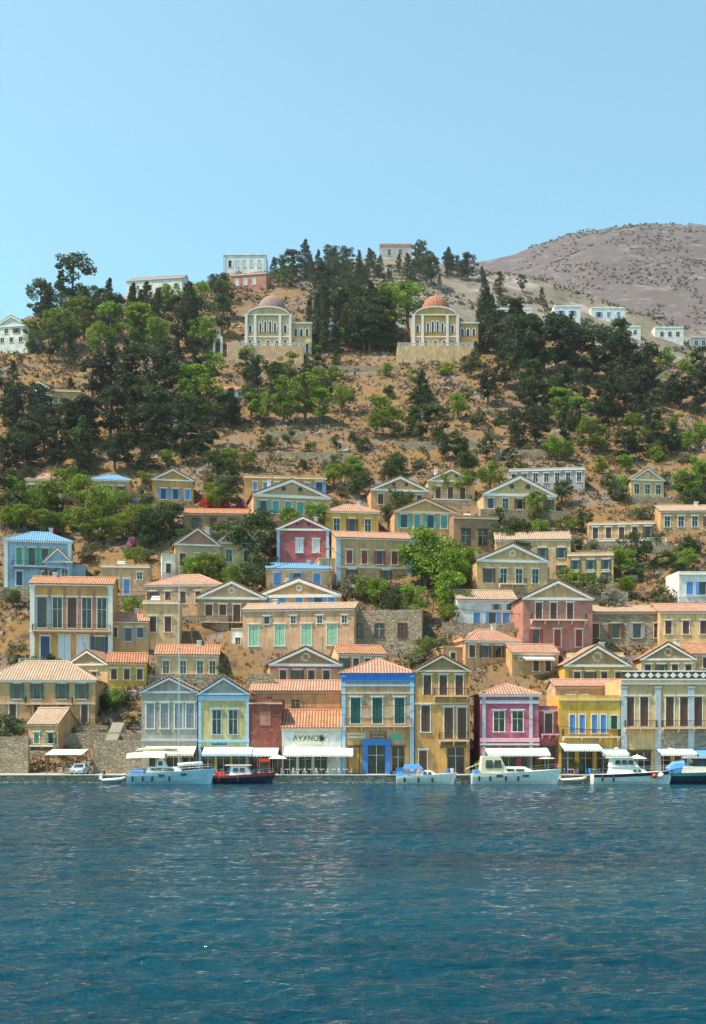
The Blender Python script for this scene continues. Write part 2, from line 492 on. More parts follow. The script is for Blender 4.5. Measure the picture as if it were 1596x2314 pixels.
        obj('ridge_tiles', rd, M('ridge_' + tile, TILE[tile][0], .85), root)
        if cm: obj('cornice', MB().box(-hw - .2, hw + .2, -.22, -.004, H - .4, H - .06), cm, root)
    elif roof == 'side':
        k = (P - H) / (D / 2); e = H - o * k
        rb = MB(); rb.slab([(-hw - .2, -o, e + .1), (hw + .2, -o, e + .1), (hw + .2, D / 2, P + .1), (-hw - .2, D / 2, P + .1)], .16)
        rb.slab([(hw + .2, D + o, e + .1), (-hw - .2, D + o, e + .1), (-hw - .2, D / 2, P + .1), (hw + .2, D / 2, P + .1)], .16)
        obj('roof', rb, tm, root, uv=True)
        rd = MB().tube([(-hw - .25, D / 2, P + .12), (hw + .25, D / 2, P + .12)], .14, 5)
        obj('ridge_tiles', rd, M('ridge_' + tile, TILE[tile][0], .85), root)
        if cm: obj('cornice', MB().box(-hw - .1, hw + .1, -.2, -.004, H - .4, H - .1), cm, root)
    elif roof == 'flat':
        pr = MB(); t = .25
        pr.box(-hw, hw, -.001, t, H + .01, H + .55); pr.box(-hw, -hw + t, t + .01, D, H + .01, H + .55); pr.box(hw - t, hw, t + .01, D, H + .01, H + .55)
        obj('parapet', pr, wm, root)
        if cm: obj('cornice', MB().box(-hw - .15, hw + .15, -.25, -.004, H - .2, H + .02), cm, root)
    if slope and yb > 1040:
        if hr.random() < .65:                       # rubble terrace the house stands on
            tb = MB(); e0, e1 = hr.uniform(.3, 2.6), hr.uniform(.3, 2.6); tp_ = hr.uniform(.05, .5); q0 = hr.uniform(1.3, 2.6)
            tb.box(-hw - e0, hw + e1, -q0, -.002, -found, tp_)
            t_ = obj('terrace', tb, stone(), root)
            if hr.random() < .3: railing(t_, -hw - e0 + .1, hw + e1 - .1, -q0 + .1, -.1, tp_, .9, trimmat('white') if hr.random() < .4 else None, .2)
        if hr.random() < .42 and roof != 'flat':    # lower side extension
            s_ = hr.choice((-1, 1)); aw, ah = hr.uniform(2.2, 4.2), H * hr.uniform(.45, .72); a0, a1 = sorted((s_ * (hw + .004), s_ * (hw + aw))); y_ = hr.uniform(.6, 2.2)
            am = MB().box(a0, a1, y_, D * .8, -found, ah); ao = obj('extension', am, wallmat(hr.choice((wall, 'pbeige', 'sand', 'white', 'stone'))), root)
            obj('coping', MB().box(a0 - .12, a1 + .12, y_ - .12, D * .8 + .1, ah + .004, ah + .18), trimmat('sand'), ao)
            opening(hr.choice(('door:brown', 'sh:blue', 'glass', 'sh:brown')), .9, min(1.7, ah * .5), 'white', False, ao, ((a0 + a1) / 2, y_ - .19, ah * .45))
        if not chim and hr.random() < .3: chim = hr.choice((-.5, .5, .35))
    if hr.random() < .45 and w > 5:
        ax = hw * hr.uniform(-.6, .6); an = MB(); at = (P if roof in ('side', 'ped') else H) + hr.uniform(1.2, 2.2); ay = D * .5
        an.tube([(ax, ay, H), (ax, ay, at)], .03, 4)
        for q_ in range(4): an.box(ax - .45 + .08 * q_, ax + .45 - .08 * q_, ay - .012, ay + .012, at - .12 - .16 * q_, at - .095 - .16 * q_)
        obj('aerial', an, M('iron', (.03, .03, .035), .6), root)
    if roof == 'flat' and hr.random() < .6 and w > 5:
        tk = MB(); tx = hw * hr.uniform(-.5, .5)
        tk.tube([(tx - .7, D * .45, H + 1.25), (tx + .7, D * .45, H + 1.25)], .3, 8); tk.slab([(tx - .8, D * .45 - 1.3, H + .3), (tx + .8, D * .45 - 1.3, H + .3), (tx + .8, D * .45 - .3, H + 1.1), (tx - .8, D * .45 - .3, H + 1.1)], .06)
        obj('water_heater', tk, M('tank_white', (.62, .62, .62), .4), root)
    if chim:
        c = MB(); cx = hw * chim; cz = P if roof != 'flat' else H
        c.box(cx - .35, cx + .35, D * .5 - .3, D * .5 + .3, H, cz + .7); c.box(cx - .45, cx + .45, D * .5 - .4, D * .5 + .4, cz + .71, cz + .85)
        obj('chimney', c, wallmat('white'), root)
    if pil:
        pw = max(.35, w * .055)
        for x in (pilx if pilx else [x0 + pw / sc / 2, x1 - pw / sc / 2]):
            q = lx(x); b = MB().box(q - pw / 2, q + pw / 2, -.13, -.003, .0, H - .62); b.box(q - pw * .65, q + pw * .65, -.2, -.004, H - .62, H - .42)
            obj('pilaster', b, trimmat(pil), root)
    for i, (y, h, col) in enumerate(bands):
        z = lz(y); obj('string_course', MB().box(-hw - .06, hw + .06, -.17 - .004 * i, -.002, z - h * sc / 2, z + h * sc / 2), trimmat(col) if col in TRIM else wallmat(col), root)
    for (bx0, bx1, by0, by1, col) in bandwall:
        obj('painted_panel', MB().box(lx(bx0), lx(bx1), -.035, -.002, lz(by1), lz(by0)), wallmat(col), root)
    for (bx0, bx1, by, col) in balc:
        z = lz(by); a, b = lx(bx0), lx(bx1)
        s = MB().box(a, b, -1.15, -.005, z - .2, z)
        n = max(2, int((b - a) / 2.2))
        for q in range(n + 1):
            px = a + .15 + (b - a - .3) * q / n
            s.loft([[(px - .1, -.006, z - .21), (px - .1, -.9, z - .21), (px - .1, -.006, z - .8)], [(px + .1, -.006, z - .21), (px + .1, -.9, z - .21), (px + .1, -.006, z - .8)]], close=True)
        bo = obj('balcony', s, trimmat(col), root)
        railing(bo, a + .05, b - .05, -1.1, -.05, z, .95)
    for (ax0, ax1, yt, yl, pr, col) in awn:
        awning(root, lx(ax0), lx(ax1), lz(yt), lz(yl), pr, col)
    return root, sc, lx, lz
def clothmat(k):
    C = dict(white=(.80, .79, .75), cream=(.72, .62, .45), blue=(.10, .28, .66), paleblue=(.50, .66, .76), pink=(.7, .35, .45), red=(.5, .05, .05))
    return M('canvas_' + k, C[k], .85, spec=.2)
def awning(parent, a, b, zt, zl, pr, col, name='awning'):
    m = MB(); n = max(2, int((b - a) / .35))
    th = .03
    pts = []
    for k in range(n + 1):
        x = a + (b - a) * k / n
        sag = .05 * math.sin(k * 2.1)
        pts.append([(x, -.02, zt), (x, -pr * .5, zt + (zl - zt) * .5 - .04 + sag * .3), (x, -pr, zl)])
    m.loft(pts, caps=False)
    m.loft([[(p[0], p[1], p[2] - th) for p in r] for r in pts], caps=False)
    o = obj(name, m, clothmat(col), parent)
    v = MB()
    for k in range(n):
        x = a + (b - a) * k / n; w = (b - a) / n
        f = [(x, zl), (x + w, zl), (x + w, zl - .22), (x + w * .75, zl - .32), (x + w * .5, zl - .36), (x + w * .25, zl - .32), (x, zl - .22)]
        v.poly([(p, -pr - .01, q) for p, q in f])
    obj('valance', v, clothmat(col), o)
    ar = MB()
    for x in (a + .15, b - .15): ar.tube([(x, -.05, zl - .1), (x, -pr + .05, zl - .05)], .03, 5)
    obj('arm', ar, M('steel', (.5, .5, .52), .4, .8), o)
    return o
# ---------------------------------------------------------------- ground, hills, water, quay
def earth(name, dry, pale, scrub, rock, s1=1.0, far=False):
    m, nt, b = nodes(name)
    b.inputs['Roughness'].default_value = 1; b.inputs['Specular IOR Level'].default_value = .05
    v = N(nt, 'ShaderNodeNewGeometry').outputs['Position']
    f1 = noi(nt, v, .045 * s1, 6, .65); f2 = noi(nt, v, .22 * s1, 6, .7); f3 = noi(nt, v, 1.1 * s1, 5, .75); f4 = noi(nt, v, .09 * s1, 5, .6)
    c = mixrgb(nt, ramp(nt, f3, .32, .7), tuple(x * .62 for x in dry), dry)
    c = mixrgb(nt, ramp(nt, f1, .45, .62), c, pale)
    c = mixrgb(nt, ramp(nt, f2, .52, .66, (0, 0, 0), (.9,) * 3), c, scrub)
    c = mixrgb(nt, ramp(nt, f4, .56, .66, (0, 0, 0), (.75,) * 3), c, rock)
    c = mixrgb(nt, ramp(nt, f3, .62, .72, (0, 0, 0), (.8,) * 3), c, tuple(min(.6, x * 1.5) for x in rock))
    nt.links.new(c, b.inputs['Base Color'])
    bump(nt, f3, .9, .5 / s1, b)
    return m
def sheet(name, fn, us, ys, mat, label):
    mb = MB(); n = len(us)
    for Y in ys:
        for u in us:
            X = u * (CAMD + Y); mb.v.append((X, Y, fn(X, Y)))
    for a in range(len(ys) - 1):
        for j in range(n - 1):
            i = a * n + j; mb.f.append((i, i + 1, i + n + 1, i + n))
    return structure(obj(name, mb, mat, smooth=True), label)
us = [-.62 + 1.24 * k / 300 for k in range(301)]
ys = [6.5 + 1.1 * k for k in range(60)] + [72.5 + 2.0 * k for k in range(150)] + [374 + 7 * k for k in range(24)]
sheet('hillside', terrain, us, ys, earth('dry_earth', (.27, .165, .075), (.18, .125, .08), (.075, .058, .048), (.19, .16, .15)), 'dry brown hillside behind the houses')
sheet('hill', hill2, us, [330 + 7 * k for k in range(60)], earth('brush_earth', (.22, .185, .14), (.22, .19, .17), (.08, .09, .06), (.32, .29, .28), .45), 'grey green brushy hill behind the church')
sheet('mountain', farhill, us, [640 + 14 * k for k in range(95)], earth('mountain_earth', (.135, .108, .108), (.115, .10, .105), (.07, .068, .068), (.19, .165, .17), .6), 'bare stony mountain on the skyline')
# water
def watermat():
    m, nt, b = nodes('sea_water')
    v = N(nt, 'ShaderNodeNewGeometry').outputs['Position']
    b.inputs['Roughness'].default_value = .04; b.inputs['IOR'].default_value = 1.333; b.inputs['Specular IOR Level'].default_value = .28
    def sc(vx, vy, rot=.1):
        mp = N(nt, 'ShaderNodeMapping'); mp.inputs['Scale'].default_value = (vx, vy, 1); mp.inputs['Rotation'].default_value = (0, 0, rot); nt.links.new(v, mp.inputs[0]); return mp.outputs[0]
    f0 = noi(nt, sc(.02, .07), 1, 4, .6)
    nt.links.new(mixrgb(nt, ramp(nt, f0, .35, .68), (.0, .026, .046), (.0, .046, .074)), b.inputs['Base Color'])
    a = noi(nt, sc(.30, .75), 1.0, 5, .65); c = noi(nt, sc(1.0, 2.2, -.2), 1.3, 4, .6); e = noi(nt, sc(.07, .2, .3), 1, 3, .55)
    ad = N(nt, 'ShaderNodeMath', operation='MULTIPLY_ADD'); nt.links.new(e, ad.inputs[0]); ad.inputs[1].default_value = 1.2; nt.links.new(a, ad.inputs[2])
    ad2 = N(nt, 'ShaderNodeMath', operation='MULTIPLY_ADD'); nt.links.new(c, ad2.inputs[0]); ad2.inputs[1].default_value = .35; nt.links.new(ad.outputs[0], ad2.inputs[2])
    bump(nt, ad2.outputs[0], 1.0, .5, b)
    return m
wr = random.Random(3); WV = []
for k in range(20):
    lam = .4 * (3.4 / .4) ** (k / 19); th = wr.gauss(-math.pi / 2 + .25, .7)
    WV.append((2 * math.pi / lam * math.cos(th), 2 * math.pi / lam * math.sin(th), wr.uniform(0, 6.28), .0086 * lam ** .85))
def wave(X, Y):
    p = Vector((X * .045, Y * .045, 20)); g = .8 + .7 * noise.noise(p)
    g *= .35 + .65 * min(1, max(0, (-2 - Y) / 45))
    return g * sum(a * math.sin(kx * X + ky * Y + ph) for kx, ky, ph, a in WV)
wm_ = MB(); uu = [-.56 + 1.12 * k / 300 for k in range(301)]; d = 14.0; rows_ = 0
while d < 151.5:
    for u in uu: wm_.v.append((u * d, d - CAMD, wave(u * d, d - CAMD)))
    rows_ += 1; d += max(.10, d * .0026)
for a in range(rows_ - 1):
    for j in range(300):
        i = a * 301 + j; wm_.f.append((i, i + 1, i + 302, i + 301))
wm_.poly([(-700, -500, -.35), (700, -500, -.35), (700, 1.2, -.35), (-700, 1.2, -.35)])
structure(obj('sea_water', wm_, watermat(), smooth=True), 'dark blue rippled harbour water')
structure(obj('seabed', MB().poly([(-700, -500, -6), (700, -500, -6), (700, 3, -6), (-700, 3, -6)]), M('silt', (.03, .05, .05), 1)))
q = MB(); q.box(-140, 140, .35, 9.0, -5.9, .98)
obj_q = structure(obj('quay', q, stone('quay_stone', 1.1, (.38, .33, .27), (.2, .17, .13), (.3, .27, .23))), 'stone quay along the waterfront')
cp = MB()
k = -140.0
while k < 140:
    w = random.uniform(1.6, 2.6); cp.box(k, k + w - .03, .2, 1.1, .985, 1.10 + random.uniform(-.012, .012)); k += w
structure(obj('quay_edge', cp, M('pale_stone', (.55, .51, .45), .9)))
structure(obj('footpath', MB().poly([(-140, 1.1, 1.0), (140, 1.1, 1.0), (140, 9.0, 1.0), (-140, 9.0, 1.0)]), M('paving', (.40, .36, .30), .95)), 'paved promenade on the quay')
# ---------------------------------------------------------------- houses: x0, x1, foot, eaves on the photo grid
def rw(y, h, w, xs, k, *t): return (y, h, w, xs, k, *t)
H = house
# uppermost, on the ridge
H('white villa with two small gables and blue trim on the skyline among pines', 505, 602, 618, 576, 'flat', None, 'white', [rw(596, 15, 7, [520, 536, 552, 568, 586], 'sh:pale', 'blue')], 'blue', pil='blue', cornice='blue', hood=False, ref='the white skyline villa', depth=9)
H('orange red house with three pale framed windows below the white skyline villa', 520, 603, 656, 620, 'flat', None, 'salmon', [rw(637, 14, 7, [535, 555, 575], 'sh:pale')], cornice='white', hood=False, ref='the orange red house under the ridge', depth=9)
H('pale house with grey roof at the top of the slope, behind pines', 284, 414, 664, 632, 'side', 612, 'white', [rw(648, 10, 6, [310, 340, 375, 400], 'glass')], tile='grey', hood=False, ref='the grey roofed house at the top', depth=12)
H('stone house with orange parapet and arched windows on the grey hill crest', 858, 932, 584, 556, 'flat', None, 'lilac', [rw(570, 14, 6, [880, 905], 'glass', 'cream')], cornice=None, hood=False, ref='the stone house on the crest', fn=hill2, bands=[(554, 6, 'salmon')], depth=14)
H('white gabled house with six dark windows at the left edge below the pines', -14, 66, 798, 736, 'ped', 714, 'white', [rw(748, 11, 9, [14, 38], 'glass'), rw(768, 11, 9, [4, 26, 48], 'glass')], tile='pale', hood=False, ref='the white gabled house under the pines')
H('tan house with an orange wall among the pines', 262, 330, 716, 676, 'hip', 660, 'peach', [rw(696, 14, 8, 3, 'glass')], tile='pale', hood=False, ref='the tan house among the pines')
H('low blue white house on the slope between cypress and church', 742, 792, 758, 732, 'flat', None, 'paleblue', [rw(746, 11, 8, [756, 778], 'glass')], hood=False, ref='the low blue white house')
# hamlet at right, on the far slope
for a in (('white house with a dark balcony on the far slope right of the church', 1128, 1202, 735, 698, 'flat', 'white', [rw(712, 14, 8, [1145, 1165, 1186], 'glass')], 'the white balcony house on the far slope'),
          ('white house with blue flat roof line on the far slope', 1252, 1312, 724, 692, 'flat', 'white', [rw(708, 12, 8, [1268, 1294], 'sh:blue')], 'the white house with blue shutters'),
          ('white house with blue roof edge farthest along the far slope', 1336, 1412, 726, 696, 'flat', 'white', [rw(711, 12, 8, [1354, 1376, 1398], 'sh:blue')], 'the blue edged white house'),
          ('small white cube house below the blue edged one', 1408, 1448, 764, 738, 'flat', 'white', [rw(751, 10, 7, [1420, 1436], 'glass')], 'the small white cube house'),
          ('white house with lilac shadowed side near the right edge of the far slope', 1480, 1545, 770, 740, 'flat', 'white', [rw(755, 11, 8, [1496, 1514, 1532], 'glass')], 'the lilac sided white house'),
          ('grey flat house at the far right edge under the mountain', 1560, 1606, 788, 762, 'flat', 'lilac', [rw(775, 11, 8, [1574, 1590], 'glass')], 'the grey flat house at the edge'),
          ('pale house with yellow wall between pines and far slope', 1165, 1210, 742, 712, 'hip', 'lemon', [rw(727, 12, 7, 2, 'glass')], 'the yellow walled far house')):
    H(a[0], *a[1:5], a[5], a[4] - 12 if a[5] == 'hip' else None, a[6], a[7], hood=False, ref=a[8], fn=hill2, depth=11, tile='pale', found=9)
# isolated houses on the middle slope
H('white and blue house with small gable on the left slope', 58, 118, 914, 882, 'ped', 862, 'white', [rw(900, 14, 8, 3, 'sh:blue')], tile='pale', hood=False, ref='the white and blue slope house', yaw=-6)
H('orange yellow house right of the white and blue slope house', 116, 182, 944, 884, 'flat', None, 'ochre', [rw(905, 14, 9, 3, 'glass')], hood=False, ref='the orange slope house')
H('low house with red tiled roof on the left slope under pines', 192, 250, 942, 924, 'side', 908, 'pbeige', [rw(934, 9, 7, 3, 'glass')], tile='red', hood=False, ref='the red roofed slope house')
H('small white cottage with orange roof in the middle of the slope', 506, 556, 900, 880, 'side', 868, 'white', [rw(891, 10, 7, 2, 'glass')], tile='orange', hood=False, ref='the white slope cottage')
H('small yellow gabled house high on the right slope', 1478, 1530, 882, 858, 'ped', 838, 'yellow', [rw(870, 12, 7, 2, 'glass')], tile='pale', hood=False, ref='the yellow gabled slope house')
# town, top rows
T = 'town houses with white pediments climbing the slope'
H('cream hipped house half hidden by trees at the left end of the top row', 58, 140, 1128, 1082, 'hip', 1062, 'cream', [rw(1106, 20, 10, 3, 'sh:brown')], ref='the cream hipped house at the left', yaw=-5)
H('pinkish house with low blue roof among the trees', 205, 292, 1146, 1084, 'hip', 1066, 'peach', [rw(1108, 18, 10, [226, 250, 274], 'glass'), rw(1134, 16, 10, [226, 274], 'glass')], tile='blue', ref='the blue roofed peach house')
H('ochre gabled house with three blue shutters', 345, 437, 1148, 1084, 'ped', 1060, 'ochre', [rw(1117, 24, 11, [370, 397, 424], 'sh:blue')], ref='the ochre house with blue shutters', yaw=10)
H('long ochre house with a row of bright blue windows and flat roof', 553, 738, 1122, 1080, 'flat', None, 'ochre', [rw(1100, 18, 9, [577, 600, 625, 660, 695], 'sh:blue'), rw(1102, 28, 14, [722], 'sh:blue')], ref='the long ochre house', chim=.7)
H('beige gabled house with four teal shutters', 582, 738, 1188, 1128, 'ped', 1096, 'pbeige', [rw(1153, 24, 13, [602, 627, 652, 677], 'sh:teal'), rw(1154, 18, 10, [712], 'glass')], ref='the beige house with teal shutters', emblem='vents')
H('brown brick house with long tiled roof in the third row', 425, 588, 1206, 1166, 'side', 1148, 'brick', [rw(1186, 18, 11, [450, 485, 520, 560], 'sh:brown', 'brown')], tile='red', cornice='sand', ref='the brown brick house')
H('peach gabled house with white cornice and round gable vents', 845, 964, 1152, 1112, 'ped', 1086, 'peach', [rw(1132, 20, 11, 3, 'sh:brown')], emblem='vents', ref='the peach house with round vents', yaw=8)
H('cream pedimented house with brown doors above a white terrace', 966, 1074, 1136, 1086, 'ped', 1060, 'cream', [rw(1114, 26, 12, [990, 1018, 1046], 'door:brown')], emblem='vents', ref='the cream house with brown doors', yaw=6, balc=[(975, 1065, 1130, 'white')])
H('long grey terrace house with seven pale windows', 1150, 1320, 1108, 1062, 'flat', None, 'lilac', [rw(1080, 20, 10, 7, 'glass')], ref='the long grey terrace house')
H('wide cream house with a large white pediment and two round vents', 1100, 1250, 1162, 1122, 'ped', 1086, 'cream', [rw(1142, 20, 11, 5, 'glass')], emblem='vents', ref='the wide cream pediment house', yaw=7)
H('pale gabled house with white rakes near the right edge', 1425, 1502, 1128, 1084, 'ped', 1058, 'cream', [rw(1106, 22, 11, 3, 'glass')], emblem='ring', ref='the pale gabled house at the right', yaw=8)
H('tan house with brown openings and white terrace slab', 1340, 1470, 1236, 1190, 'flat', None, 'tan', [rw(1208, 22, 11, 5, 'sh:brown')], ref='the tan terrace house', balc=[(1350, 1460, 1224, 'white')])
H('tan house with tiled roof at the right edge of the upper rows', 1500, 1610, 1204, 1160, 'side', 1142, 'tan', [rw(1182, 20, 11, 4, 'glass')], tile='pale', ref='the tan house at the right edge')
# town, second rows
H('yellow tan hipped house with three windows', 742, 850, 1222, 1164, 'hip', 1142, 'yellow', [rw(1192, 26, 12, [765, 796, 828], 'glass')], ref='the yellow tan house', yaw=6)
H('tan house with red tiled gable roof and four teal shutters', 898, 1024, 1222, 1164, 'ped', 1138, 'tan', [rw(1184, 26, 13, [918, 945, 972, 1000], 'sh:teal')], tile='red', cornice='sand', ref='the tan house with teal shutters')
H('reddish brick house with flat roof and two dark openings', 1030, 1122, 1244, 1180, 'flat', None, 'brick', [rw(1218, 30, 17, [1055, 1090], 'glass', 'brown')], tile='red', cornice='sand', ref='the flat brick house')
H('deep rose house with white pilasters and pediment', 632, 738, 1284, 1206, 'ped', 1182, 'rose', [rw(1240, 26, 13, [678, 711], 'sh:pale')], trim='white', pil='blue', tile='red', ref='the deep rose house', emblem='vents', depth=9)
H('cream terrace house with blue glazed veranda below the rose house', 610, 742, 1345, 1292, 'side', 1276, 'sand', [rw(1314, 26, 15, [632, 672, 712], 'sh:blue')], tile='blue', ref='the blue veranda house', balc=[(618, 736, 1334, 'white')])
H('pale blue two storey house with green shutters and blue roof', 20, 152, 1338, 1236, 'hip', 1210, 'paleblue', [rw(1268, 34, 12, [50, 74, 100, 126], 'sh:green'), rw(1312, 28, 12, [50, 100, 126], 'sh:navy')], tile='blue', pil='white', ref='the pale blue house', balc=[(36, 140, 1288, 'blue')])
H('small light blue gabled annex right of the pale blue house', 104, 158, 1332, 1276, 'ped', 1250, 'paleblue', [rw(1304, 24, 12, 2, 'glass')], tile='pale', ref='the light blue annex', depth=7, Y=None)
H('cream house with tall white gable and two windows above the palms', 497, 582, 1302, 1236, 'ped', 1198, 'cream', [rw(1262, 24, 12, [520, 556], 'glass')], ref='the cream house above the palms', yaw=12, emblem='ring')
H('cream house with wide pediment and sunlit flank', 402, 492, 1310, 1240, 'ped', 1208, 'pbeige', [rw(1272, 26, 12, 3, 'sh:brown')], tymp='salmon', ref='the wide pediment house with pink gable', yaw=12)
H('beige house with two blue shutters and flat roof', 236, 332, 1356, 1290, 'flat', None, 'pbeige', [rw(1330, 30, 12, [264, 286], 'sh:blue'), rw(1308, 14, 10, [312], 'glass')], ref='the flat beige house')
H('pink beige house under a hipped tile roof', 336, 492, 1396, 1330, 'hip', 1302, 'pbeige', [rw(1356, 24, 12, 5, 'sh:brown')], ref='the hipped pink beige house')
H('long tan house with tiled roof and four red framed windows', 768, 924, 1316, 1228, 'side', 1208, 'tan', [rw(1267, 26, 12, [795, 826, 857, 888], 'sh:red'), rw(1302, 20, 12, [800, 870], 'sh:brown')], pil='blue', ref='the long tan house', bands=[(1287, 4, 'grey')], depth=11)
H('cream house with white tiled roof edge and dark windows', 1130, 1280, 1312, 1230, 'side', 1208, 'sand', [rw(1258, 20, 11, 4, 'open:dkgreen'), rw(1292, 18, 11, 4, 'open:brown')], tile='pale', ref='the cream house with open shutters')
H('cream pedimented house with ring emblem and little balcony in the right hand rows', 1085, 1232, 1352, 1276, 'ped', 1244, 'cream', [rw(1308, 28, 13, [1110, 1140, 1172, 1206], 'glass')], emblem='ring', ref='the cream balcony house', yaw=8, balc=[(1130, 1185, 1324, 'white')])
H('tan house with four dark green shuttered windows on the right slope', 1290, 1380, 1322, 1262, 'flat', None, 'tan', [rw(1282, 18, 10, 3, 'open:dkgreen'), rw(1306, 16, 10, 3, 'open:dkgreen')], ref='the tan house with green shutters')
H('white house with pale tiled roof against the slope', 1040, 1162, 1424, 1362, 'side', 1340, 'white', [rw(1402, 26, 14, [1080, 1112, 1140], 'sh:blue'), rw(1378, 12, 9, [1120, 1146], 'glass')], tile='pale', ref='the white house on the slope', hood=False)
H('salmon pedimented house with white balustrade balcony', 1190, 1332, 1476, 1366, 'ped', 1332, 'salmon', [rw(1392, 32, 13, [1222, 1252, 1286], 'door:brown'), rw(1446, 34, 14, [1216, 1260, 1304], 'sh:red')], tymp='pbeige', ref='the salmon house', balc=[(1205, 1318, 1410, 'white')], yaw=4)
H('white house with blue window and pergola at the right edge', 1540, 1640, 1366, 1306, 'flat', None, 'white', [rw(1334, 26, 14, [1562, 1588, 1614], 'sh:blue')], hood=False, ref='the white house at the right edge')
H('cream house with blue gable window at the right edge', 1500, 1640, 1468, 1392, 'side', 1372, 'cream', [rw(1424, 26, 13, 4, 'sh:brown')], ref='the cream house at the right edge')
H('long stone wall house with tiled roof and arched windows', 1332, 1500, 1462, 1392, 'side', 1374, 'stone', [rw(1430, 28, 16, 4, 'glass', 'cream')], tile='pale', ref='the stone house on the right', cornice='sand')
# town, big middle houses
H('ochre house with white and brick pilasters above blue white doors', 80, 244, 1508, 1342, 'side', 1322, 'ochre', [rw(1400, 60, 18, [104, 134, 163, 192, 222], 'glass'), rw(1474, 58, 22, [148, 184], 'sh:pale'), rw(1472, 50, 18, [110, 218], 'sh:navy')], tile='orange', pil='white', ref='the pilastered ochre house', bands=[(1437, 6, 'white')], balc=[(86, 240, 1436, 'sand')], bandwall=[(82, 90, 1352, 1430, 'salmon'), (115, 123, 1352, 1430, 'salmon'), (145, 152, 1352, 1430, 'salmon'), (174, 181, 1352, 1430, 'salmon'), (203, 210, 1352, 1430, 'salmon'), (234, 242, 1352, 1430, 'salmon')], depth=10)
H('tan house with small tiled roof beside the pilastered ochre house', 247, 330, 1482, 1412, 'side', 1394, 'tan', [rw(1440, 26, 13, [290], 'glass'), rw(1436, 20, 12, [262, 314], 'glass')], ref='the small tan house')
H('cream flat roofed house with brown doors', 328, 400, 1470, 1376, 'flat', None, 'cream', [rw(1418, 30, 13, [348, 378], 'sh:brown')], tile='grey', ref='the narrow cream house in the middle')
H('wide peach house with pediment, blue shutters and pale trim', 592, 760, 1412, 1352, 'ped', 1320, 'peach', [rw(1372, 30, 16, [609, 642, 676, 715, 742], 'sh:blue')], ref='the peach house with blue shutters', emblem='ring', chim=-.4)
H('brown pedimented house with black railed balcony', 455, 592, 1420, 1358, 'ped', 1326, 'brown', [rw(1390, 34, 14, [478, 506, 534, 566], 'door:brown')], ref='the brown pediment house', emblem='ring', balc=[(462, 586, 1408, 'sand')], tymp='pbeige', yaw=5)
H('long beige stone house with four pale green shutters', 560, 788, 1474, 1388, 'side', 1372, 'pbeige', [rw(1440, 42, 20, [583, 636, 691, 743], 'sh:ltgreen'), rw(1410, 14, 10, [610, 664, 718, 768], 'glass')], tile='pale', ref='the long beige house', depth=9)
H('rough stone house with wooden windows beside the beige one', 786, 944, 1470, 1396, 'flat', None, 'stone', [rw(1430, 26, 17, [815, 858, 905], 'glass', 'brown')], cornice=None, hood=False, ref='the rough stone house', chim=-.3)
H('cream house with long tiled roof between the mast and the stone terrace', 352, 494, 1532, 1478, 'side', 1454, 'sand', [rw(1508, 28, 13, [376, 414, 452, 480], 'glass')], tile='orange', ref='the cream house behind the mast')
H('cream house with dark gable front in the lower left', 150, 246, 1560, 1500, 'ped', 1470, 'cream', [rw(1532, 26, 13, [176, 214], 'sh:brown')], tymp='brown', ref='the dark gabled cream house')
H('small yellow house with red tiled roof left of the mast', 244, 330, 1556, 1496, 'side', 1474, 'yellow', [rw(1524, 24, 13, 3, 'sh:brown')], tile='red', ref='the yellow cream house')
H('cream house with crest in its dark pediment and pink side wall', 610, 772, 1572, 1500, 'ped', 1462, 'peach', [rw(1532, 34, 15, [640, 672, 704, 738], 'sh:brown')], tymp='brown', emblem='crest', ref='the crested pediment house', bandwall=[(612, 770, 1500, 1512, 'pink')])
H('beige house with balcony between crested and blue framed houses', 764, 872, 1520, 1476, 'side', 1456, 'pbeige', [rw(1500, 24, 13, 4, 'sh:brown')], tile='orange', ref='the orange roofed beige house')
H('peach house under a pink hipped roof', 1056, 1168, 1500, 1454, 'hip', 1428, 'peach', [rw(1476, 24, 12, 4, 'sh:brown')], tile='pink', ref='the peach hipped house')
fs = H('tan house with wooden veranda and a FOR SALE board', 1156, 1264, 1526, 1474, 'side', 1454, 'tan', [rw(1504, 26, 13, [1212, 1240], 'sh:brown')], tile='pink', ref='the FOR SALE house', awn=[(1180, 1250, 1484, 1490, 1.6, 'white')])
H('low white house with three windows on the right terrace', 1284, 1408, 1528, 1482, 'flat', None, 'sand', [rw(1504, 24, 13, 4, 'glass')], ref='the low white house')
H('yellow house with dark pediment and pale emblem', 1276, 1424, 1566, 1502, 'ped', 1458, 'yellow', [rw(1534, 30, 14, [1304, 1334, 1366, 1398], 'sh:brown')], tymp='brown', emblem='crest', ref='the yellow pediment house')
H('cream house with shield pediment and orange roof at the right', 1450, 1570, 1546, 1488, 'ped', 1452, 'cream', [rw(1516, 28, 14, 4, 'sh:brown')], tymp='brown', emblem='crest', tile='orange', ref='the shield pediment house')
H('peach house with orange tiles behind the frieze house', 1520, 1640, 1520, 1476, 'side', 1452, 'peach', [rw(1498, 24, 12, 4, 'sh:brown')], tile='orange', ref='the orange tiled house at the edge')
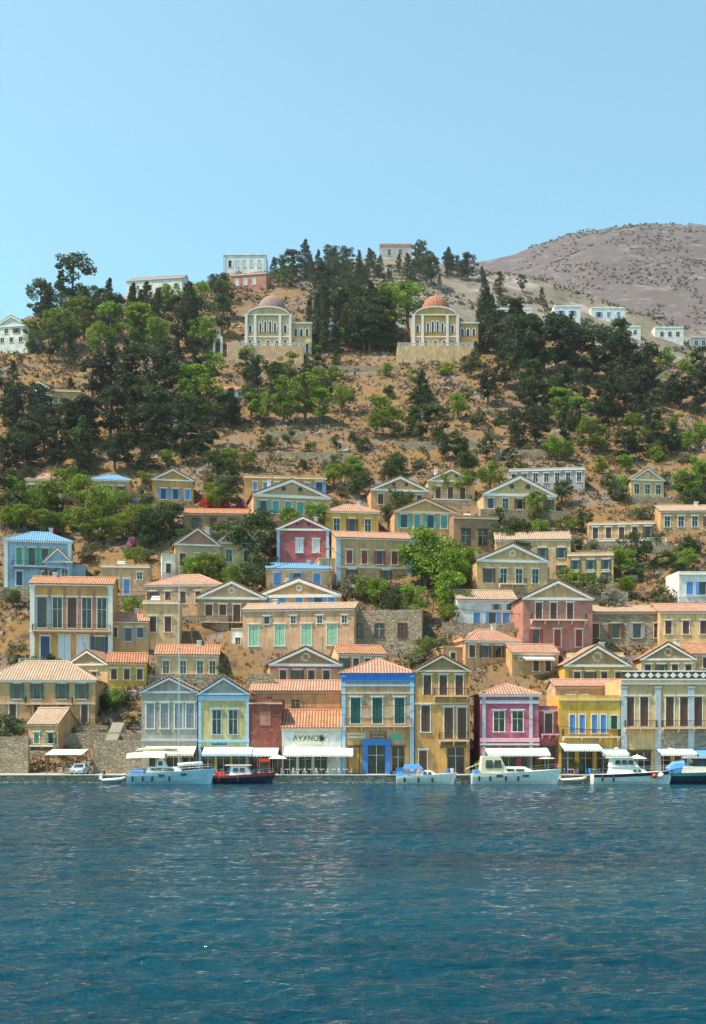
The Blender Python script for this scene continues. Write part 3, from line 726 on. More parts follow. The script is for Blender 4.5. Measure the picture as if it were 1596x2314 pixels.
# ---------------------------------------------------------------- waterfront row
QB = 1748.7
W = dict(Y=6.5)
def sign(parent, xa, xb, za, zb, bg, fg, lines, size, y=-.06):
    o = obj('sign', MB().box(xa, xb, y, -.003, za, zb), bg, parent)
    n = len(lines)
    for i, t in enumerate(lines):
        text(t, size, fg, o, ((xa + xb) / 2, y - .012, zb - (zb - za) * (i + .5) / n))
    return o
DK = M('sign_dark', (.03, .03, .03), .5); WHT = M('sign_white', (.8, .8, .78), .5); TEAL = M('sign_teal', (.03, .16, .24), .5); CRM = M('sign_cream', (.66, .60, .46), .6)
BRS = M('sign_brown', (.20, .12, .05), .6); GRNS = M('sign_green', (.08, .40, .30), .5); BLK = M('lettering_black', (.015, .013, .012), .6)
H('tan house under a hipped tile roof at the left, above the stone slope', -40, 214, 1642, 1536, 'hip', 1488, 'tan', [rw(1562, 34, 15, [40, 84, 140, 184], 'open:dkgreen'), rw(1612, 40, 15, [30, 84, 140, 190], 'door:brown')], tile='pale', ref='the hipped tan house at the left', bands=[(1590, 4, 'sand')], balc=[(60, 165, 1590, 'sand')])
H('small stone house with a green door below the dry slope', 62, 134, 1700, 1634, 'side', 1600, 'tan', [rw(1668, 24, 12, [82, 116], 'sh:green')], tile='pale', ref='the small stone house', depth=7, balc=[(66, 130, 1684, 'white')])
H('old grey plastered house with worn walls behind the sailboat', 320, 446, QB, 1562, 'ped', 1530, 'grey', [rw(1618, 56, 17, [340, 372, 404, 430], 'sh:grey'), rw(1718, 50, 26, [352, 392, 428], 'glass', 'brown')], tile='pale', cornice='grey', ref='the old grey house', bands=[(1672, 6, 'grey')], awn=[(330, 444, 1686, 1703, 2.6, 'cream')], hood=True, **W)
h2 = H('pale yellow house with light blue pilasters and two tall windows', 449, 563, QB, 1566, 'ped', 1530, 'lemon', [rw(1632, 54, 19, [490, 527], 'glass', 'blue'), rw(1720, 52, 24, [470, 505, 540], 'glass', 'brown')], trim='blue', tile='orange', pil='blue', cornice='blue', tymp='grey', ref='the pale yellow house', bands=[(1578, 10, 'blue'), (1674, 6, 'blue')], awn=[(462, 572, 1688, 1703, 2.8, 'paleblue')], depth=9, **W)
_, sc, lx, lz = h2
sign(h2[0], lx(478), lx(513), lz(1684), lz(1672), TEAL, WHT, ['RENT A CAR'], .34)
h3 = H('dark red brown house wall between the pale yellow house and the tavern', 564, 636, QB, 1588, 'flat', None, 'redbrown', [rw(1720, 52, 24, [582, 616], 'glass', 'brown')], cornice='sand', ref='the red brown house', awn=[(568, 630, 1690, 1704, 2.2, 'white')], bandwall=[(588, 612, 1608, 1640, 'salmon')], hood=False, depth=8, **W)
H('peach house with plain wall and tiled roof behind the red brown one', 566, 770, 1700, 1560, 'side', 1536, 'peach', [rw(1590, 14, 13, [668], 'glass', 'brown'), rw(1582, 10, 9, [610], 'glass', 'brown')], tile='pink', cornice='sand', ref='the plain peach house', Y=17, depth=9, hood=False)
h4 = H('tavern with orange tiled roof, white parapet and sun sign', 637, 771, QB, 1642, 'side', 1604, 'white', [rw(1722, 50, 24, [655, 690, 725, 758], 'glass', 'brown')], tile='orange', cornice='white', ref='the sun sign tavern', awn=[(643, 798, 1690, 1704, 3.0, 'white')], hood=False, depth=8, bands=[(1650, 3, 'cream')], **W)
_, sc, lx, lz = h4
sg = sign(h4[0], lx(668), lx(742), lz(1682), lz(1656), CRM, BLK, [], .5)
text('\u039b\u03a5\u03a7\u039d\u039f\u03a3', 1.0, BLK, sg, ((lx(668) + lx(742)) / 2 - .5, -.075, lz(1669)))
sun = MB(); cx_, cz_ = lx(728), lz(1669)
sun.poly([(cx_ + .28 * math.cos(a), -.08, cz_ + .28 * math.sin(a)) for a in (2 * math.pi * k / 14 for k in range(14))])
for k in range(12):
    a = 2 * math.pi * k / 12; r = .85 if k % 2 else .62
    sun.poly([(cx_ + .30 * math.cos(a - .16), -.079, cz_ + .30 * math.sin(a - .16)), (cx_ + .30 * math.cos(a + .16), -.079, cz_ + .30 * math.sin(a + .16)), (cx_ + r * math.cos(a), -.079, cz_ + r * math.sin(a))])
obj('sun_emblem', sun, BLK, sg)
h5 = H('tan house with bright blue cornice, blue pilasters and dark green doors', 772, 936, QB, 1520, 'hip', 1484, 'pbeige', [rw(1606, 58, 22, [804, 853, 903], 'sh:dkgreen'), rw(1715, 66, 38, [851], 'glass', 'strongblue'), rw(1718, 58, 24, [800, 900], 'glass', 'brown')], tile='pink', pil='blue', cornice='strongblue', ref='the blue cornice house', bands=[(1533, 15, 'strongblue'), (1549, 4, 'blue'), (1566, 4, 'sand')], balc=[(778, 930, 1640, 'ochre' if 'ochre' in TRIM else 'sand')], bandwall=[(784, 818, 1645, 1748, 'ochre'), (822, 826, 1660, 1748, 'ochre'), (884, 886, 1645, 1748, 'ochre'), (914, 932, 1645, 1748, 'ochre')], depth=10, **W)
r5, sc, lx, lz = h5
fr = MB()
for a, b in ((lx(820), lx(831)), (lx(871), lx(882))): fr.box(a, b, -.3, -.06, lz(1748), lz(1684))
fr.box(lx(818), lx(884), -.42, -.06, lz(1684), lz(1676)); fr.box(lx(822), lx(880), -.34, -.06, lz(1676), lz(1671))
obj('door_surround', fr, trimmat('strongblue'), r5)
sign(r5, lx(786), lx(826), lz(1668), lz(1656), CRM, BRS, ['\u03a6\u0391\u03a1\u039c\u0391\u039a\u0395\u0399\u039f'], .36)
sign(r5, lx(836), lx(874), lz(1669), lz(1653), BRS, CRM, ['PHARMACY', 'APOTHEKE'], .34)
sign(r5, lx(884), lx(910), lz(1672), lz(1659), GRNS, WHT, [], .3)
h6 = H('ochre stone house with two balconies and an orange drainpipe', 938, 1062, QB, 1514, 'ped', 1480, 'ochre', [rw(1548, 44, 17, [966, 1002, 1038], 'door:brown'), rw(1624, 60, 20, [962], 'sh:brown'), rw(1634, 70, 20, [1014, 1044], 'door:brown'), rw(1716, 62, 34, [1030], 'glass', 'brown'), rw(1722, 52, 18, [956], 'door:brown')], tile='pink', cornice='sand', tymp='brown', ref='the ochre balcony house', balc=[(980, 1058, 1572, 'sand'), (992, 1058, 1672, 'cream')], bands=[(1590, 4, 'sand')], depth=10, **W)
r6, sc, lx, lz = h6
sign(r6, lx(994), lx(1056), lz(1690), lz(1679), BRS, CRM, [], .3)
obj('drainpipe', MB().tube([(lx(1060), -.14, lz(1700)), (lx(1060), -.14, lz(1520))], .09, 6), M('pipe_orange', (.62, .22, .06), .6), r6)
h7 = H('magenta pink house with grey pilasters and two white windows', 1086, 1218, QB, 1568, 'hip', 1541, 'pink', [rw(1630, 46, 24, [1128, 1170], 'glass', 'white'), rw(1718, 58, 28, [1108, 1150, 1194], 'glass', 'brown')], tile='pink', pil='grey', cornice='white', ref='the magenta pink house', bands=[(1586, 8, 'grey'), (1672, 9, 'pinklight'), (1682, 4, 'grey')], awn=[(1096, 1236, 1690, 1703, 3.0, 'white')], depth=9, pilx=[1094, 1200], **W)
_, sc, lx, lz = h7
wb = MB()
for x in (1128, 1170): wb.box(lx(x) - 1.0, lx(x) - .62, -.065, -.003, lz(1656), lz(1604)); wb.box(lx(x) + .62 + .28, lx(x) + 1.28, -.065, -.003, lz(1656), lz(1604))
h7b = H('narrow rose house with flower balcony right of the magenta house', 1219, 1262, QB, 1604, 'flat', None, 'rose', [rw(1634, 44, 17, [1240], 'door:brown'), rw(1718, 56, 26, [1240], 'glass', 'brown')], cornice='pinklight', ref='the narrow rose house', balc=[(1222, 1260, 1658, 'pinklight')], depth=8, Y=7.2)
h8b = H('beige house with green shutters and sagging canopy above the yellow one', 1256, 1424, 1700, 1550, 'side', 1534, 'pbeige', [rw(1582, 36, 14, [1376], 'sh:ltgreen'), rw(1584, 22, 13, [1410, 1290, 1320], 'glass')], tile='pink', cornice='sand', ref='the beige house with green shutters', Y=17, depth=8, balc=[(1362, 1400, 1604, 'cream')])
h8 = H('bright yellow house with blue shutters', 1263, 1402, QB, 1580, 'flat', None, 'yellow', [rw(1636, 42, 12, [1294, 1316, 1344, 1364], 'sh:blue'), rw(1632, 30, 14, [1388], 'sh:ltgreen'), rw(1720, 54, 26, [1284, 1324, 1364], 'glass', 'brown')], cornice='cream', ref='the bright yellow house', balc=[(1270, 1398, 1664, 'cream')], awn=[(1264, 1350, 1678, 1692, 3.4, 'white'), (1352, 1408, 1690, 1703, 2.8, 'white')], depth=8, hood=False, **W)
h9 = H('cream house with dark frieze of white diamonds under its roof terrace', 1404, 1650, QB, 1544, 'flat', None, 'cream', [rw(1608, 66, 18, [1424, 1456, 1514, 1546, 1578, 1620], 'door:brown', 'white'), rw(1724, 50, 26, [1424, 1456, 1500, 1540, 1576], 'glass', 'brown')], pil='grey', pilx=[1410, 1487, 1562, 1640], cornice='grey', ref='the diamond frieze house', balc=[(1410, 1482, 1644, 'sand'), (1494, 1640, 1644, 'sand')], awn=[(1352, 1412, 1690, 1703, 2.6, 'white'), (1482, 1562, 1690, 1702, 2.8, 'white'), (1566, 1640, 1692, 1708, 3.2, 'blue')], depth=10, **W)
r9, sc, lx, lz = h9
fz = obj('frieze', MB().box(lx(1404), lx(1650), -.02, .2, lz(1536), lz(1516)), trimmat('brown'), r9)
dm = MB()
zc, hh = lz(1526), 6.5 * sc
k = 1412
while k < 1640:
    a, b = lx(k), lx(k + 15)
    for s in (0, 1):
        pts = [(a, zc), ((a + b) / 2, zc + hh), (b, zc), ((a + b) / 2, zc - hh)]
    dm.loft([[(p, -.021, q) for p, q in pts], [(p, -.07, q) for p, q in pts]], close=True); k += 17
dm.box(lx(1404), lx(1650), -.075, -.021, lz(1518), lz(1515)); dm.box(lx(1404), lx(1650), -.075, -.021, lz(1537), lz(1534))
obj('diamond_pattern', dm, trimmat('white'), fz, fix=True)
obj('stone_base', MB().box(lx(1488), lx(1650), -.1, -.003, lz(1688), lz(1650)), stone(), r9)
# ---------------------------------------------------------------- stone walls, stairs, shelter
def stonewall(label, x0, x1, y, h, Y=None, th=.6, sl=0):
    p = ground((x0 + x1) / 2, y) if Y is None else wpt((x0 + x1) / 2, y, Y)
    if p is None: return
    s = (CAMD + p.y) / FPX; w = (x1 - x0) * s; b = MB()
    n = max(3, int(w / 2)); r = random.Random(int(x0))
    top = [(-w / 2 + w * k / n, h + r.uniform(-.18, .18)) for k in range(n + 1)]
    ring = [(-w / 2, -4)] + [(w / 2, -4)] + top[::-1]
    b.loft([[(x, 0, z) for x, z in ring][::-1], [(x, th, z) for x, z in ring][::-1]], close=True)
    o = obj('stone_wall', b, stone(), loc=p); o.rotation_euler.z = R(sl)
    tag(o, label, 'stone wall', 'dry stone retaining walls'); REFS.append(('the ' + label.split(',')[0].replace('long ', ''), (x0 + x1) / 2, y, x0, x1, y - h / s, y)) if False else None
stonewall('rough stone retaining wall beside the parked car', 210, 322, 1748, 4.6, 7.5)
stonewall('low stone retaining wall at the left edge of the quay', -60, 64, 1748, 5.2, 8.5)
stonewall('stone terrace wall above the parked car shelter', 134, 322, 1690, 2.2)
stonewall('stone terrace wall under the hipped tan house', -40, 140, 1652, 1.6)
stonewall('stone terrace wall below the peach house with blue shutters', 566, 640, 1420, 2.0)
stonewall('tall stone wall behind the red brown house roof', 560, 620, 1560, 2.5, 20)
stonewall('pale terrace wall left of the church', 300, 470, 850, 2.2)
stonewall('terrace wall crossing the dry slope under the church', 640, 900, 838, 1.6)
stonewall('stone wall on the bare slope right of the mast top', 1070, 1180, 1330, 1.8)
stonewall('stone wall behind the salmon house', 1330, 1420, 1360, 1.8)
for k_, (l_, a_, b_, y_) in enumerate((('long low stone wall across the dry slope above the town', 560, 800, 1036), ('short stone wall under the centre pines', 600, 690, 990), ('broken stone wall on the bare slope right of centre', 900, 1080, 1016), ('stone wall between the grey terrace and the pines', 1120, 1300, 1036),
        ('stone wall below the cream gabled houses at the right', 1340, 1560, 1250), ('stone wall under the tan terrace house', 1300, 1440, 1262), ('stone wall left of the brown brick house', 320, 420, 1216), ('stone wall below the yellow tan house', 740, 900, 1236),
        ('stone wall on the slope under the balcony house', 1090, 1200, 1368), ('stone wall between the pale blue house and the ochre one', 160, 300, 1372), ('stone wall at the left edge under the pale blue house', -20, 90, 1352), ('stone wall under the white house on the slope', 1000, 1180, 1436), ('stone wall left of the white bell tower', 400, 476, 822), ('stone wall on the right slope under the pines', 1380, 1560, 1090))):
    stonewall(l_, a_, b_, y_, 1.5 + .25 * (k_ % 4))
st = MB(); p0 = wpt(196, 1745, 7.2)
for k in range(34):
    st.box(-.9 + .02 * k, .9 + .02 * k, k * .34, k * .34 + .5, -3 + k * .19, .18 + k * .215)
o = obj('stone_stairs', st, M('pale_step', (.50, .45, .37), .9), loc=(p0.x + 1.2, 8.2, 1.0)); tag(o, 'flight of pale stone steps climbing the dry slope at the left', 'stairs')
def steps2(label, x, n=12):
    b = MB()
    for k in range(n): b.box(-1.0, 1.0, k * .28, k * .28 + .34, 0, .17 * (k + 1))
    p = wpt(x, QB, 6.45); o = obj('stone_stairs', b, M('pale_step', (.5, .45, .37), .9), loc=(p.x, 2.9, 1.0)); tag(o, label, 'stairs')
sh = thing('car_shelter', 'lean-to shelter with cream roof sheet over the parked car', 'shelter', wpt(160, 1748, 8.3))
obj('roof', MB().slab([(-2.5, -4.0, 2.7), (2.5, -4.0, 2.7), (2.5, -.2, 3.4), (-2.5, -.2, 3.4)], .08), clothmat('cream'), sh)
for x in (-2.3, 2.3):
    for y, h in ((-3.8, 2.62), (-.4, 3.2)): obj('post', MB().tube([(x, y, 0), (x, y, h)], .06, 6), M('wood_post', (.2, .13, .08), .8), sh)
# ---------------------------------------------------------------- church
def church(XC, LAB, REF, WALL, DOME, TER):
    p = ground(XC, 806)
    cs = (CAMD + p.y) / FPX
    ch = thing('church', LAB, 'church', p)
    REFS.append((REF, XC, 740, XC - 90, XC + 95, 650, 826))
    OC, CT = WALL, M('church_trim', (.60, .58, .58), .8)
    def cb(name, x0, x1, y0, y1, d0, d1, mat, parent=None):
        return obj(name, MB().box((x0 - 990) * cs, (x1 - 990) * cs, d0, d1, (806 - y1) * cs, (806 - y0) * cs), mat, parent or ch)
    c_ = lambda x: (x - 990) * cs
    z_ = lambda y: (806 - y) * cs
    cb('terrace', 896, 1066, 798, 850, -7, 14, TER)
    bl = MB()
    for k in range(44): x = c_(898) + (c_(1064) - c_(898)) * k / 43; bl.lathe([(.1, 0), (.17, .3), (.08, .7), (.12, .8)], (x, -6.8, z_(798)), 6)
    bl.box(c_(896), c_(1066), -6.95, -6.65, z_(798) + .81, z_(798) + 1.0)
    obj('balustrade', bl, CT, ch)
    bm_ = MB(); bm_.box(c_(932), c_(1036), 0, 16, z_(798), z_(712))
    wl = obj('wall', bm_, OC, ch)
    gb = MB(); t0 = 10
    arc = [(c_(984) + (c_(1030) - c_(938)) / 2 * math.cos(t), z_(714) + (z_(696) - z_(714)) * math.sin(t)) for t in (math.pi * k / t0 for k in range(t0 + 1))]
    gb.loft([[(x, -.3, z) for x, z in arc][::-1], [(x, 4, z) for x, z in arc][::-1]], close=True)
    obj('gable', gb, OC, ch)
    ca = MB()
    for (a, b), (c, d) in zip(arc, arc[1:]):
        ca.loft([[(a, -.7, b), (c, -.7, d), (c, -.7, d + .5), (a, -.7, b + .5)], [(a, -.1, b), (c, -.1, d), (c, -.1, d + .5), (a, -.1, b + .5)]], close=True)
    ca.box(c_(930), c_(1038), -.5, -.002, z_(714), z_(711)); ca.box(c_(930), c_(1038), -.35, -.003, z_(763), z_(760))
    obj('cornice', ca, CT, ch)
    for x in (935, 955, 1011, 1034): cb('pilaster', x - 3, x + 3, 714, 798, -.5, -.004, CT)
    def arched(x, y0, y1, w, mat, name, y=-.06, parent=None):
        r = w / 2; b = MB()
        pts = [(c_(x) - r, z_(y1)), (c_(x) + r, z_(y1))] + [(c_(x) + r * math.cos(t), z_(y0) + r * math.sin(t)) for t in (math.pi * k / 8 for k in range(9))]
        f = obj(name, b.poly([(px, y, pz) for px, pz in pts]), mat, parent or ch)
        q = [(c_(x) + (r + .3) * math.cos(t), z_(y0) + (r + .3) * math.sin(t)) for t in (math.pi * k / 10 for k in range(11))]
        i = [(c_(x) + r * math.cos(t), z_(y0) + r * math.sin(t)) for t in (math.pi * k / 10 for k in range(11))]
        m = MB()
        for k in range(10):
            m.loft([[(*u[:1], y - .14, u[1]) for u in (q[k], q[k + 1], i[k + 1], i[k])], [(*u[:1], y + .05, u[1]) for u in (q[k], q[k + 1], i[k + 1], i[k])]], close=True)
        for s in (-1, 1):
            xx = sorted((c_(x) + s * r, c_(x) + s * (r + .3))); m.box(xx[0], xx[1], y - .14, y + .05, z_(y1), z_(y0))
        obj('frame', m, CT, f, fix=True)
    for x in (963, 984, 1004): arched(x, 774, 797, 1.15, glass(), 'door')
    for x in (944, 1023): arched(x, 772, 790, .9, glass(), 'window')
    for x in (944, 1023): arched(x, 738, 752, .8, glass(), 'window')
    for k, x in enumerate((967, 978, 989, 1000)): arched(x, 728 + abs(k - 1.5) * 3, 752, .62, glass(), 'window', -.32)
    wg = MB().box(c_(1037), c_(1082), 1.5, 13, z_(798), z_(728)); obj('wing', wg, OC, ch)
    obj('wing_cornice', MB().box(c_(1036), c_(1084), 1.1, 13.3, z_(728), z_(725)), CT, ch)
    for x in (1046, 1059, 1072):
        arched(x, 776, 794, .9, glass(), 'window', 1.44); arched(x, 742, 756, .8, glass(), 'window', 1.44)
    dr = MB().lathe([(4.6, z_(716)), (4.6, z_(690)), (4.9, z_(690)), (4.9, z_(687))], (c_(989), 8, 0), 20); obj('drum', dr, OC, ch, smooth=False)
    for k in range(12):
        t = math.pi + math.pi * (k + .5) / 12
        b = MB(); b.box(-.28, .28, -.1, .1, z_(708), z_(693)); o = obj('window', b, glass(), ch, loc=(c_(989) + 4.58 * math.cos(t), 8 + 4.58 * math.sin(t), 0)); o.rotation_euler.z = t + math.pi / 2
        m = MB(); m.box(-.5, -.28, -.2, .1, z_(710), z_(690)); m.box(.28, .5, -.2, .1, z_(710), z_(690)); obj('frame', m, CT, o)
    dmz = z_(687); rr = 4.9; hd = z_(648) - dmz
    db = MB().lathe([(rr * math.cos(a), dmz + hd * math.sin(a)) for a in (math.pi / 2 * k / 10 for k in range(11))], (c_(989), 8, 0), 24)
    dome = obj('dome', db, DOME, ch, uv=True, smooth=True)
    cr = MB().box(-.08, .08, -.08, .08, 0, 1.5); cr.box(-.5, .5, -.079, .079, .8, .98); obj('cross', cr, M('cross_metal', (.5, .5, .5), .5), dome, loc=(c_(989), 8, z_(648) - .1))

church(990, 'large ochre church with terracotta dome and pale pilasters on a terrace', 'the domed ochre church', plaster('church', (.62, .36, .11), .3), tiles('dome', (.50, .17, .09), (.38, .12, .07)), plaster('sand', PAL['sand'], .5))
church(612, 'pale cream church with brownish dome left of the ochre one', 'the pale domed church', plaster('palecream', (.66, .47, .25), .5), tiles('dome_pale', (.36, .22, .20), (.30, .18, .17)), plaster('pbeige', PAL['pbeige'], .5))
bt = thing('bell_tower', 'slender white bell tower on the slope left of both churches', 'bell tower', ground(492, 802))
s = (CAMD + bt.location.y) / FPX
b = MB(); 
for sx in (-1, 1): b.box(sx * 1.2 - .35, sx * 1.2 + .35, 0, 1.2, -2, 5.2)
b.box(-1.55, 1.55, 0, 1.2, 5.21, 6.2); b.box(-.9, .9, .1, 1.1, 6.21, 7.6); b.poly([(-1.0, 0, 7.61), (1.0, 0, 7.61), (0, 0.6, 8.8)]); b.poly([(1.0, 1.2, 7.61), (-1.0, 1.2, 7.61), (0, .6, 8.8)]); b.poly([(-1, 1.2, 7.61), (-1, 0, 7.61), (0, .6, 8.8)]); b.poly([(1, 0, 7.61), (1, 1.2, 7.61), (0, .6, 8.8)])
obj('tower', b, plaster('white', PAL['white'], .3), bt)
obj('bell', MB().lathe([(.05, .9), (.3, .8), (.4, .3), (.55, 0)], (0, .6, 3.8), 10), M('bronze', (.15, .11, .06), .5, .6), bt)
REFS.append(('the white bell tower', 492, 780, 480, 504, 750, 802))
# ---------------------------------------------------------------- trees
def leafmat(name, a, b, tr=.25):
    m = bpy.data.materials.new('leaf_' + name); m.use_nodes = True; nt = m.node_tree; bs = nt.nodes['Principled BSDF']; out = nt.nodes['Material Output']
    oi = N(nt, 'ShaderNodeObjectInfo'); v = N(nt, 'ShaderNodeNewGeometry').outputs['Position']
    f = noi(nt, v, .55, 3, .6); f2 = noi(nt, v, 3.5, 2, .6)
    c = mixrgb(nt, ramp(nt, f, .34, .64), a, b)
    c = mixrgb(nt, ramp(nt, f2, .45, .7, (0, 0, 0), (.55,) * 3), c, tuple(x * .45 for x in a))
    h = N(nt, 'ShaderNodeHueSaturation'); nt.links.new(c, h.inputs['Color'])
    mr = N(nt, 'ShaderNodeMapRange'); nt.links.new(oi.outputs['Random'], mr.inputs[0]); mr.inputs[3].default_value = .75; mr.inputs[4].default_value = 1.25; nt.links.new(mr.outputs[0], h.inputs['Value'])
    mh = N(nt, 'ShaderNodeMapRange'); nt.links.new(oi.outputs['Random'], mh.inputs[0]); mh.inputs[3].default_value = .485; mh.inputs[4].default_value = .515; nt.links.new(mh.outputs[0], h.inputs['Hue'])
    nt.links.new(h.outputs[0], bs.inputs['Base Color']); bs.inputs['Roughness'].default_value = .7; bs.inputs['Specular IOR Level'].default_value = .2
    t = N(nt, 'ShaderNodeBsdfTranslucent'); nt.links.new(h.outputs[0], t.inputs[0])
    mx = N(nt, 'ShaderNodeMixShader'); mx.inputs[0].default_value = tr
    nt.links.new(bs.outputs[0], mx.inputs[1]); nt.links.new(t.outputs[0], mx.inputs[2]); nt.links.new(mx.outputs[0], out.inputs[0])
    return m
LEAF = dict(pine=leafmat('pine', (.035, .060, .026), (.115, .155, .040)), dark=leafmat('dark', (.026, .042, .026), (.080, .105, .040)), bright=leafmat('bright', (.085, .15, .018), (.25, .33, .035)),
            yellow=leafmat('yellow', (.11, .17, .018), (.24, .29, .03)), olive=leafmat('olive', (.10, .12, .06), (.20, .21, .11)), red=leafmat('red', (.45, .02, .04), (.55, .03, .10)), pinkf=leafmat('pinkf', (.5, .12, .25), (.6, .3, .4)), pale=leafmat('pale', (.16, .2, .1), (.5, .42, .4)))
BARK = M('bark', (.11, .08, .055), .95)
def leaves(mb, r, c, rad, n, size, squash=.75, shell=.55):
    for _ in range(n):
        d = Vector((r.gauss(0, 1), r.gauss(0, 1), r.gauss(0, 1))).normalized() * rad * (shell + (1 - shell) * r.random())
        p = Vector(c) + Vector((d.x, d.y, d.z * squash))
        a = Vector((r.gauss(0, 1), r.gauss(0, 1), r.gauss(0, .6))).normalized(); b = a.cross(Vector((r.gauss(0, 1), r.gauss(0, 1), r.gauss(0, 1)))).normalized()
        s = size * r.uniform(.6, 1.4); a *= s; b *= s * .5
        i = len(mb.v); mb.v += [tuple(p - a), tuple(p - b), tuple(p + a), tuple(p + b)]; mb.f.append((i, i + 1, i + 2, i + 3))
def crown(kind, seed):
    r = random.Random(seed); mb = MB(); tr = MB()
    if kind == 'pine':
        tr.tube([(0, 0, -.15), (r.uniform(-.02, .02), 0, .25), (r.uniform(-.04, .04), r.uniform(-.03, .03), .8)], [.03, .024, .008], 6)
        for k in range(26):
            z = r.uniform(.24, .97); w = .30 * math.sin(math.pi * min(1, (1.06 - z) / .86)) ** .8
            t = r.uniform(0, 6.28); q = w * r.uniform(.25, 1.05); c = (q * math.cos(t), q * math.sin(t), z)
            if k < 7: tr.tube([(0, 0, z - .14), c], [.012, .004], 4)
            leaves(mb, r, c, r.uniform(.07, .125), 105, .022, .6)
    elif kind == 'fir':
        tr.tube([(0, 0, -.15), (0, 0, .95)], [.026, .004], 6)
        for k in range(30):
            z = .10 + .86 * k / 30; w = .27 * (1.0 - z) ** .85 + .01
            for q in range(3):
                t = r.uniform(0, 6.28); d = w * r.uniform(.3, 1.0)
                if q == 0 and k % 4 == 0: tr.tube([(0, 0, z), (d * math.cos(t), d * math.sin(t), z - .02)], [.008, .003], 4)
                leaves(mb, r, (d * math.cos(t), d * math.sin(t), z + r.uniform(-.02, .02)), w * .38 + .014, 26, .021, .5, .5)
    elif kind == 'cypress':
        tr.tube([(0, 0, -.1), (0, 0, .9)], [.022, .004], 5)
        for k in range(34):
            z = .06 + .92 * k / 34; w = .10 * math.sin(math.pi * min(1, (z + .12) / 1.12) ** 1.15) + .012
            leaves(mb, r, (r.uniform(-.02, .02), r.uniform(-.02, .02), z), w, 62, .018, .9, .6)
    elif kind == 'tree':
        tr.tube([(0, 0, -.15), (.01, 0, .3), (r.uniform(-.06, .06), r.uniform(-.05, .05), .75)], [.04, .03, .01], 6)
        for k in range(20):
            z = r.uniform(.28, .9); w = .42 * math.sin(math.pi * min(1, (1.04 - z) / .85)) ** .7; t = r.uniform(0, 6.28); q = w * r.uniform(.2, 1)
            c = (q * math.cos(t), q * math.sin(t), z)
            if k < 6: tr.tube([(0, 0, z - .18), c], [.016, .005], 4)
            leaves(mb, r, c, r.uniform(.11, .19), 120, .028, .75)
    else:
        tr.tube([(0, 0, -.2), (0, 0, .3)], [.04, .02], 5)
        for k in range(13):
            z = r.uniform(.05, .75); w = .62 * math.cos(z * 1.35); t = r.uniform(0, 6.28); q = w * r.uniform(.1, 1)
            leaves(mb, r, (q * math.cos(t), q * math.sin(t), z), r.uniform(.16, .27), 100, .045, .8)
    return mb.mesh('crown'), tr.mesh('trunk')
CR = {k: [crown(k, 31 * i + len(k)) for i in range(n)] for k, n in (('pine', 6), ('fir', 4), ('cypress', 3), ('tree', 6), ('bush', 5))}
CRM_ = {}
TREES = []
def tree(x, y, h, kind, tone, fn=terrain, wide=1.0):
    p = ground(x, y, fn, 7.5 if fn is terrain else 330, 520 if fn is terrain else 760)
    if p is None: return
    if fn is terrain and p.y < 9.2: p.y = 9.2
    h *= (1.0 if x > 1080 or y > 860 else 1.12) if y < 1110 else 1.05
    s = (CAMD + p.y) / FPX * h
    if kind == 'pine' and tone != 'bright' and random.random() < ((.85 if x < 450 else .6) if y < 800 else .25): kind = 'fir'
    i = random.randrange(len(CR[kind])); cm, tm = CR[kind][i]
    key = (kind, i, tone)
    if key not in CRM_:
        c2 = cm.copy(); c2.materials.append(LEAF[tone]); CRM_[key] = c2
        if not tm.materials: tm.materials.append(BARK)
    root = bpy.data.objects.new({'pine': 'pine_tree', 'fir': 'fir_tree', 'cypress': 'cypress_tree', 'tree': 'leafy_tree', 'bush': 'bush'}[kind], None); COL.objects.link(root)
    root.location = p - Vector((0, 0, .1)); root.rotation_euler = (0, 0, random.uniform(0, 6.28)); root.scale = (s * wide, s * wide, s)
    link('crown', CRM_[key], None, root); link('trunk', tm, None, root)
    root['kind'] = 'thing'; root['category'] = 'tree' if kind != 'bush' else 'bush'
    root['group'] = {'pine': 'pines on the slope', 'fir': 'pointed conifers on the slope', 'cypress': 'cypresses on the slope', 'tree': 'leafy trees among the houses', 'bush': 'bushes on the slope'}[kind]
    TREES.append((root, x, y - h / 2, h, kind, tone))
def many(txt, kind, tone, fn=terrain, wide=1.0):
    for t in txt.split():
        a = [float(q) for q in t.split(',')]; tree(a[0], a[1], a[2], kind, tone, fn, wide)
many('40,722,132 16,735,120 92,738,96 165,706,124 138,712,96 112,728,84 202,724,84 226,730,72 302,742,92 332,748,104 358,742,86 402,790,112 486,664,44 502,764,90 446,780,100 640,648,64 662,640,58 620,640,56', 'pine', 'pine')
many('690,632,84 720,624,56 750,620,50 780,616,48 812,614,46 842,608,36 902,616,40 940,618,36 975,622,28 705,640,50 735,640,46 770,640,40 820,640,36 660,640,70 880,630,30 1010,630,26 1180,660,40 1225,690,44 1095,690,70 1130,690,44', 'pine', 'dark', hill2)
many('800,792,96 836,800,104 866,796,90 820,780,110', 'pine', 'dark'); many('160,796,112 130,806,100 252,806,110 312,796,104 350,806,92 70,800,70 220,812,80 30,700,40 190,770,90', 'pine', 'bright')
many('247,746,108 430,796,146 716,784,112 734,776,100 760,796,112 1100,800,156 780,776,72 1112,780,120 300,752,104 318,758,96 700,760,80 1088,770,100', 'cypress', 'dark')
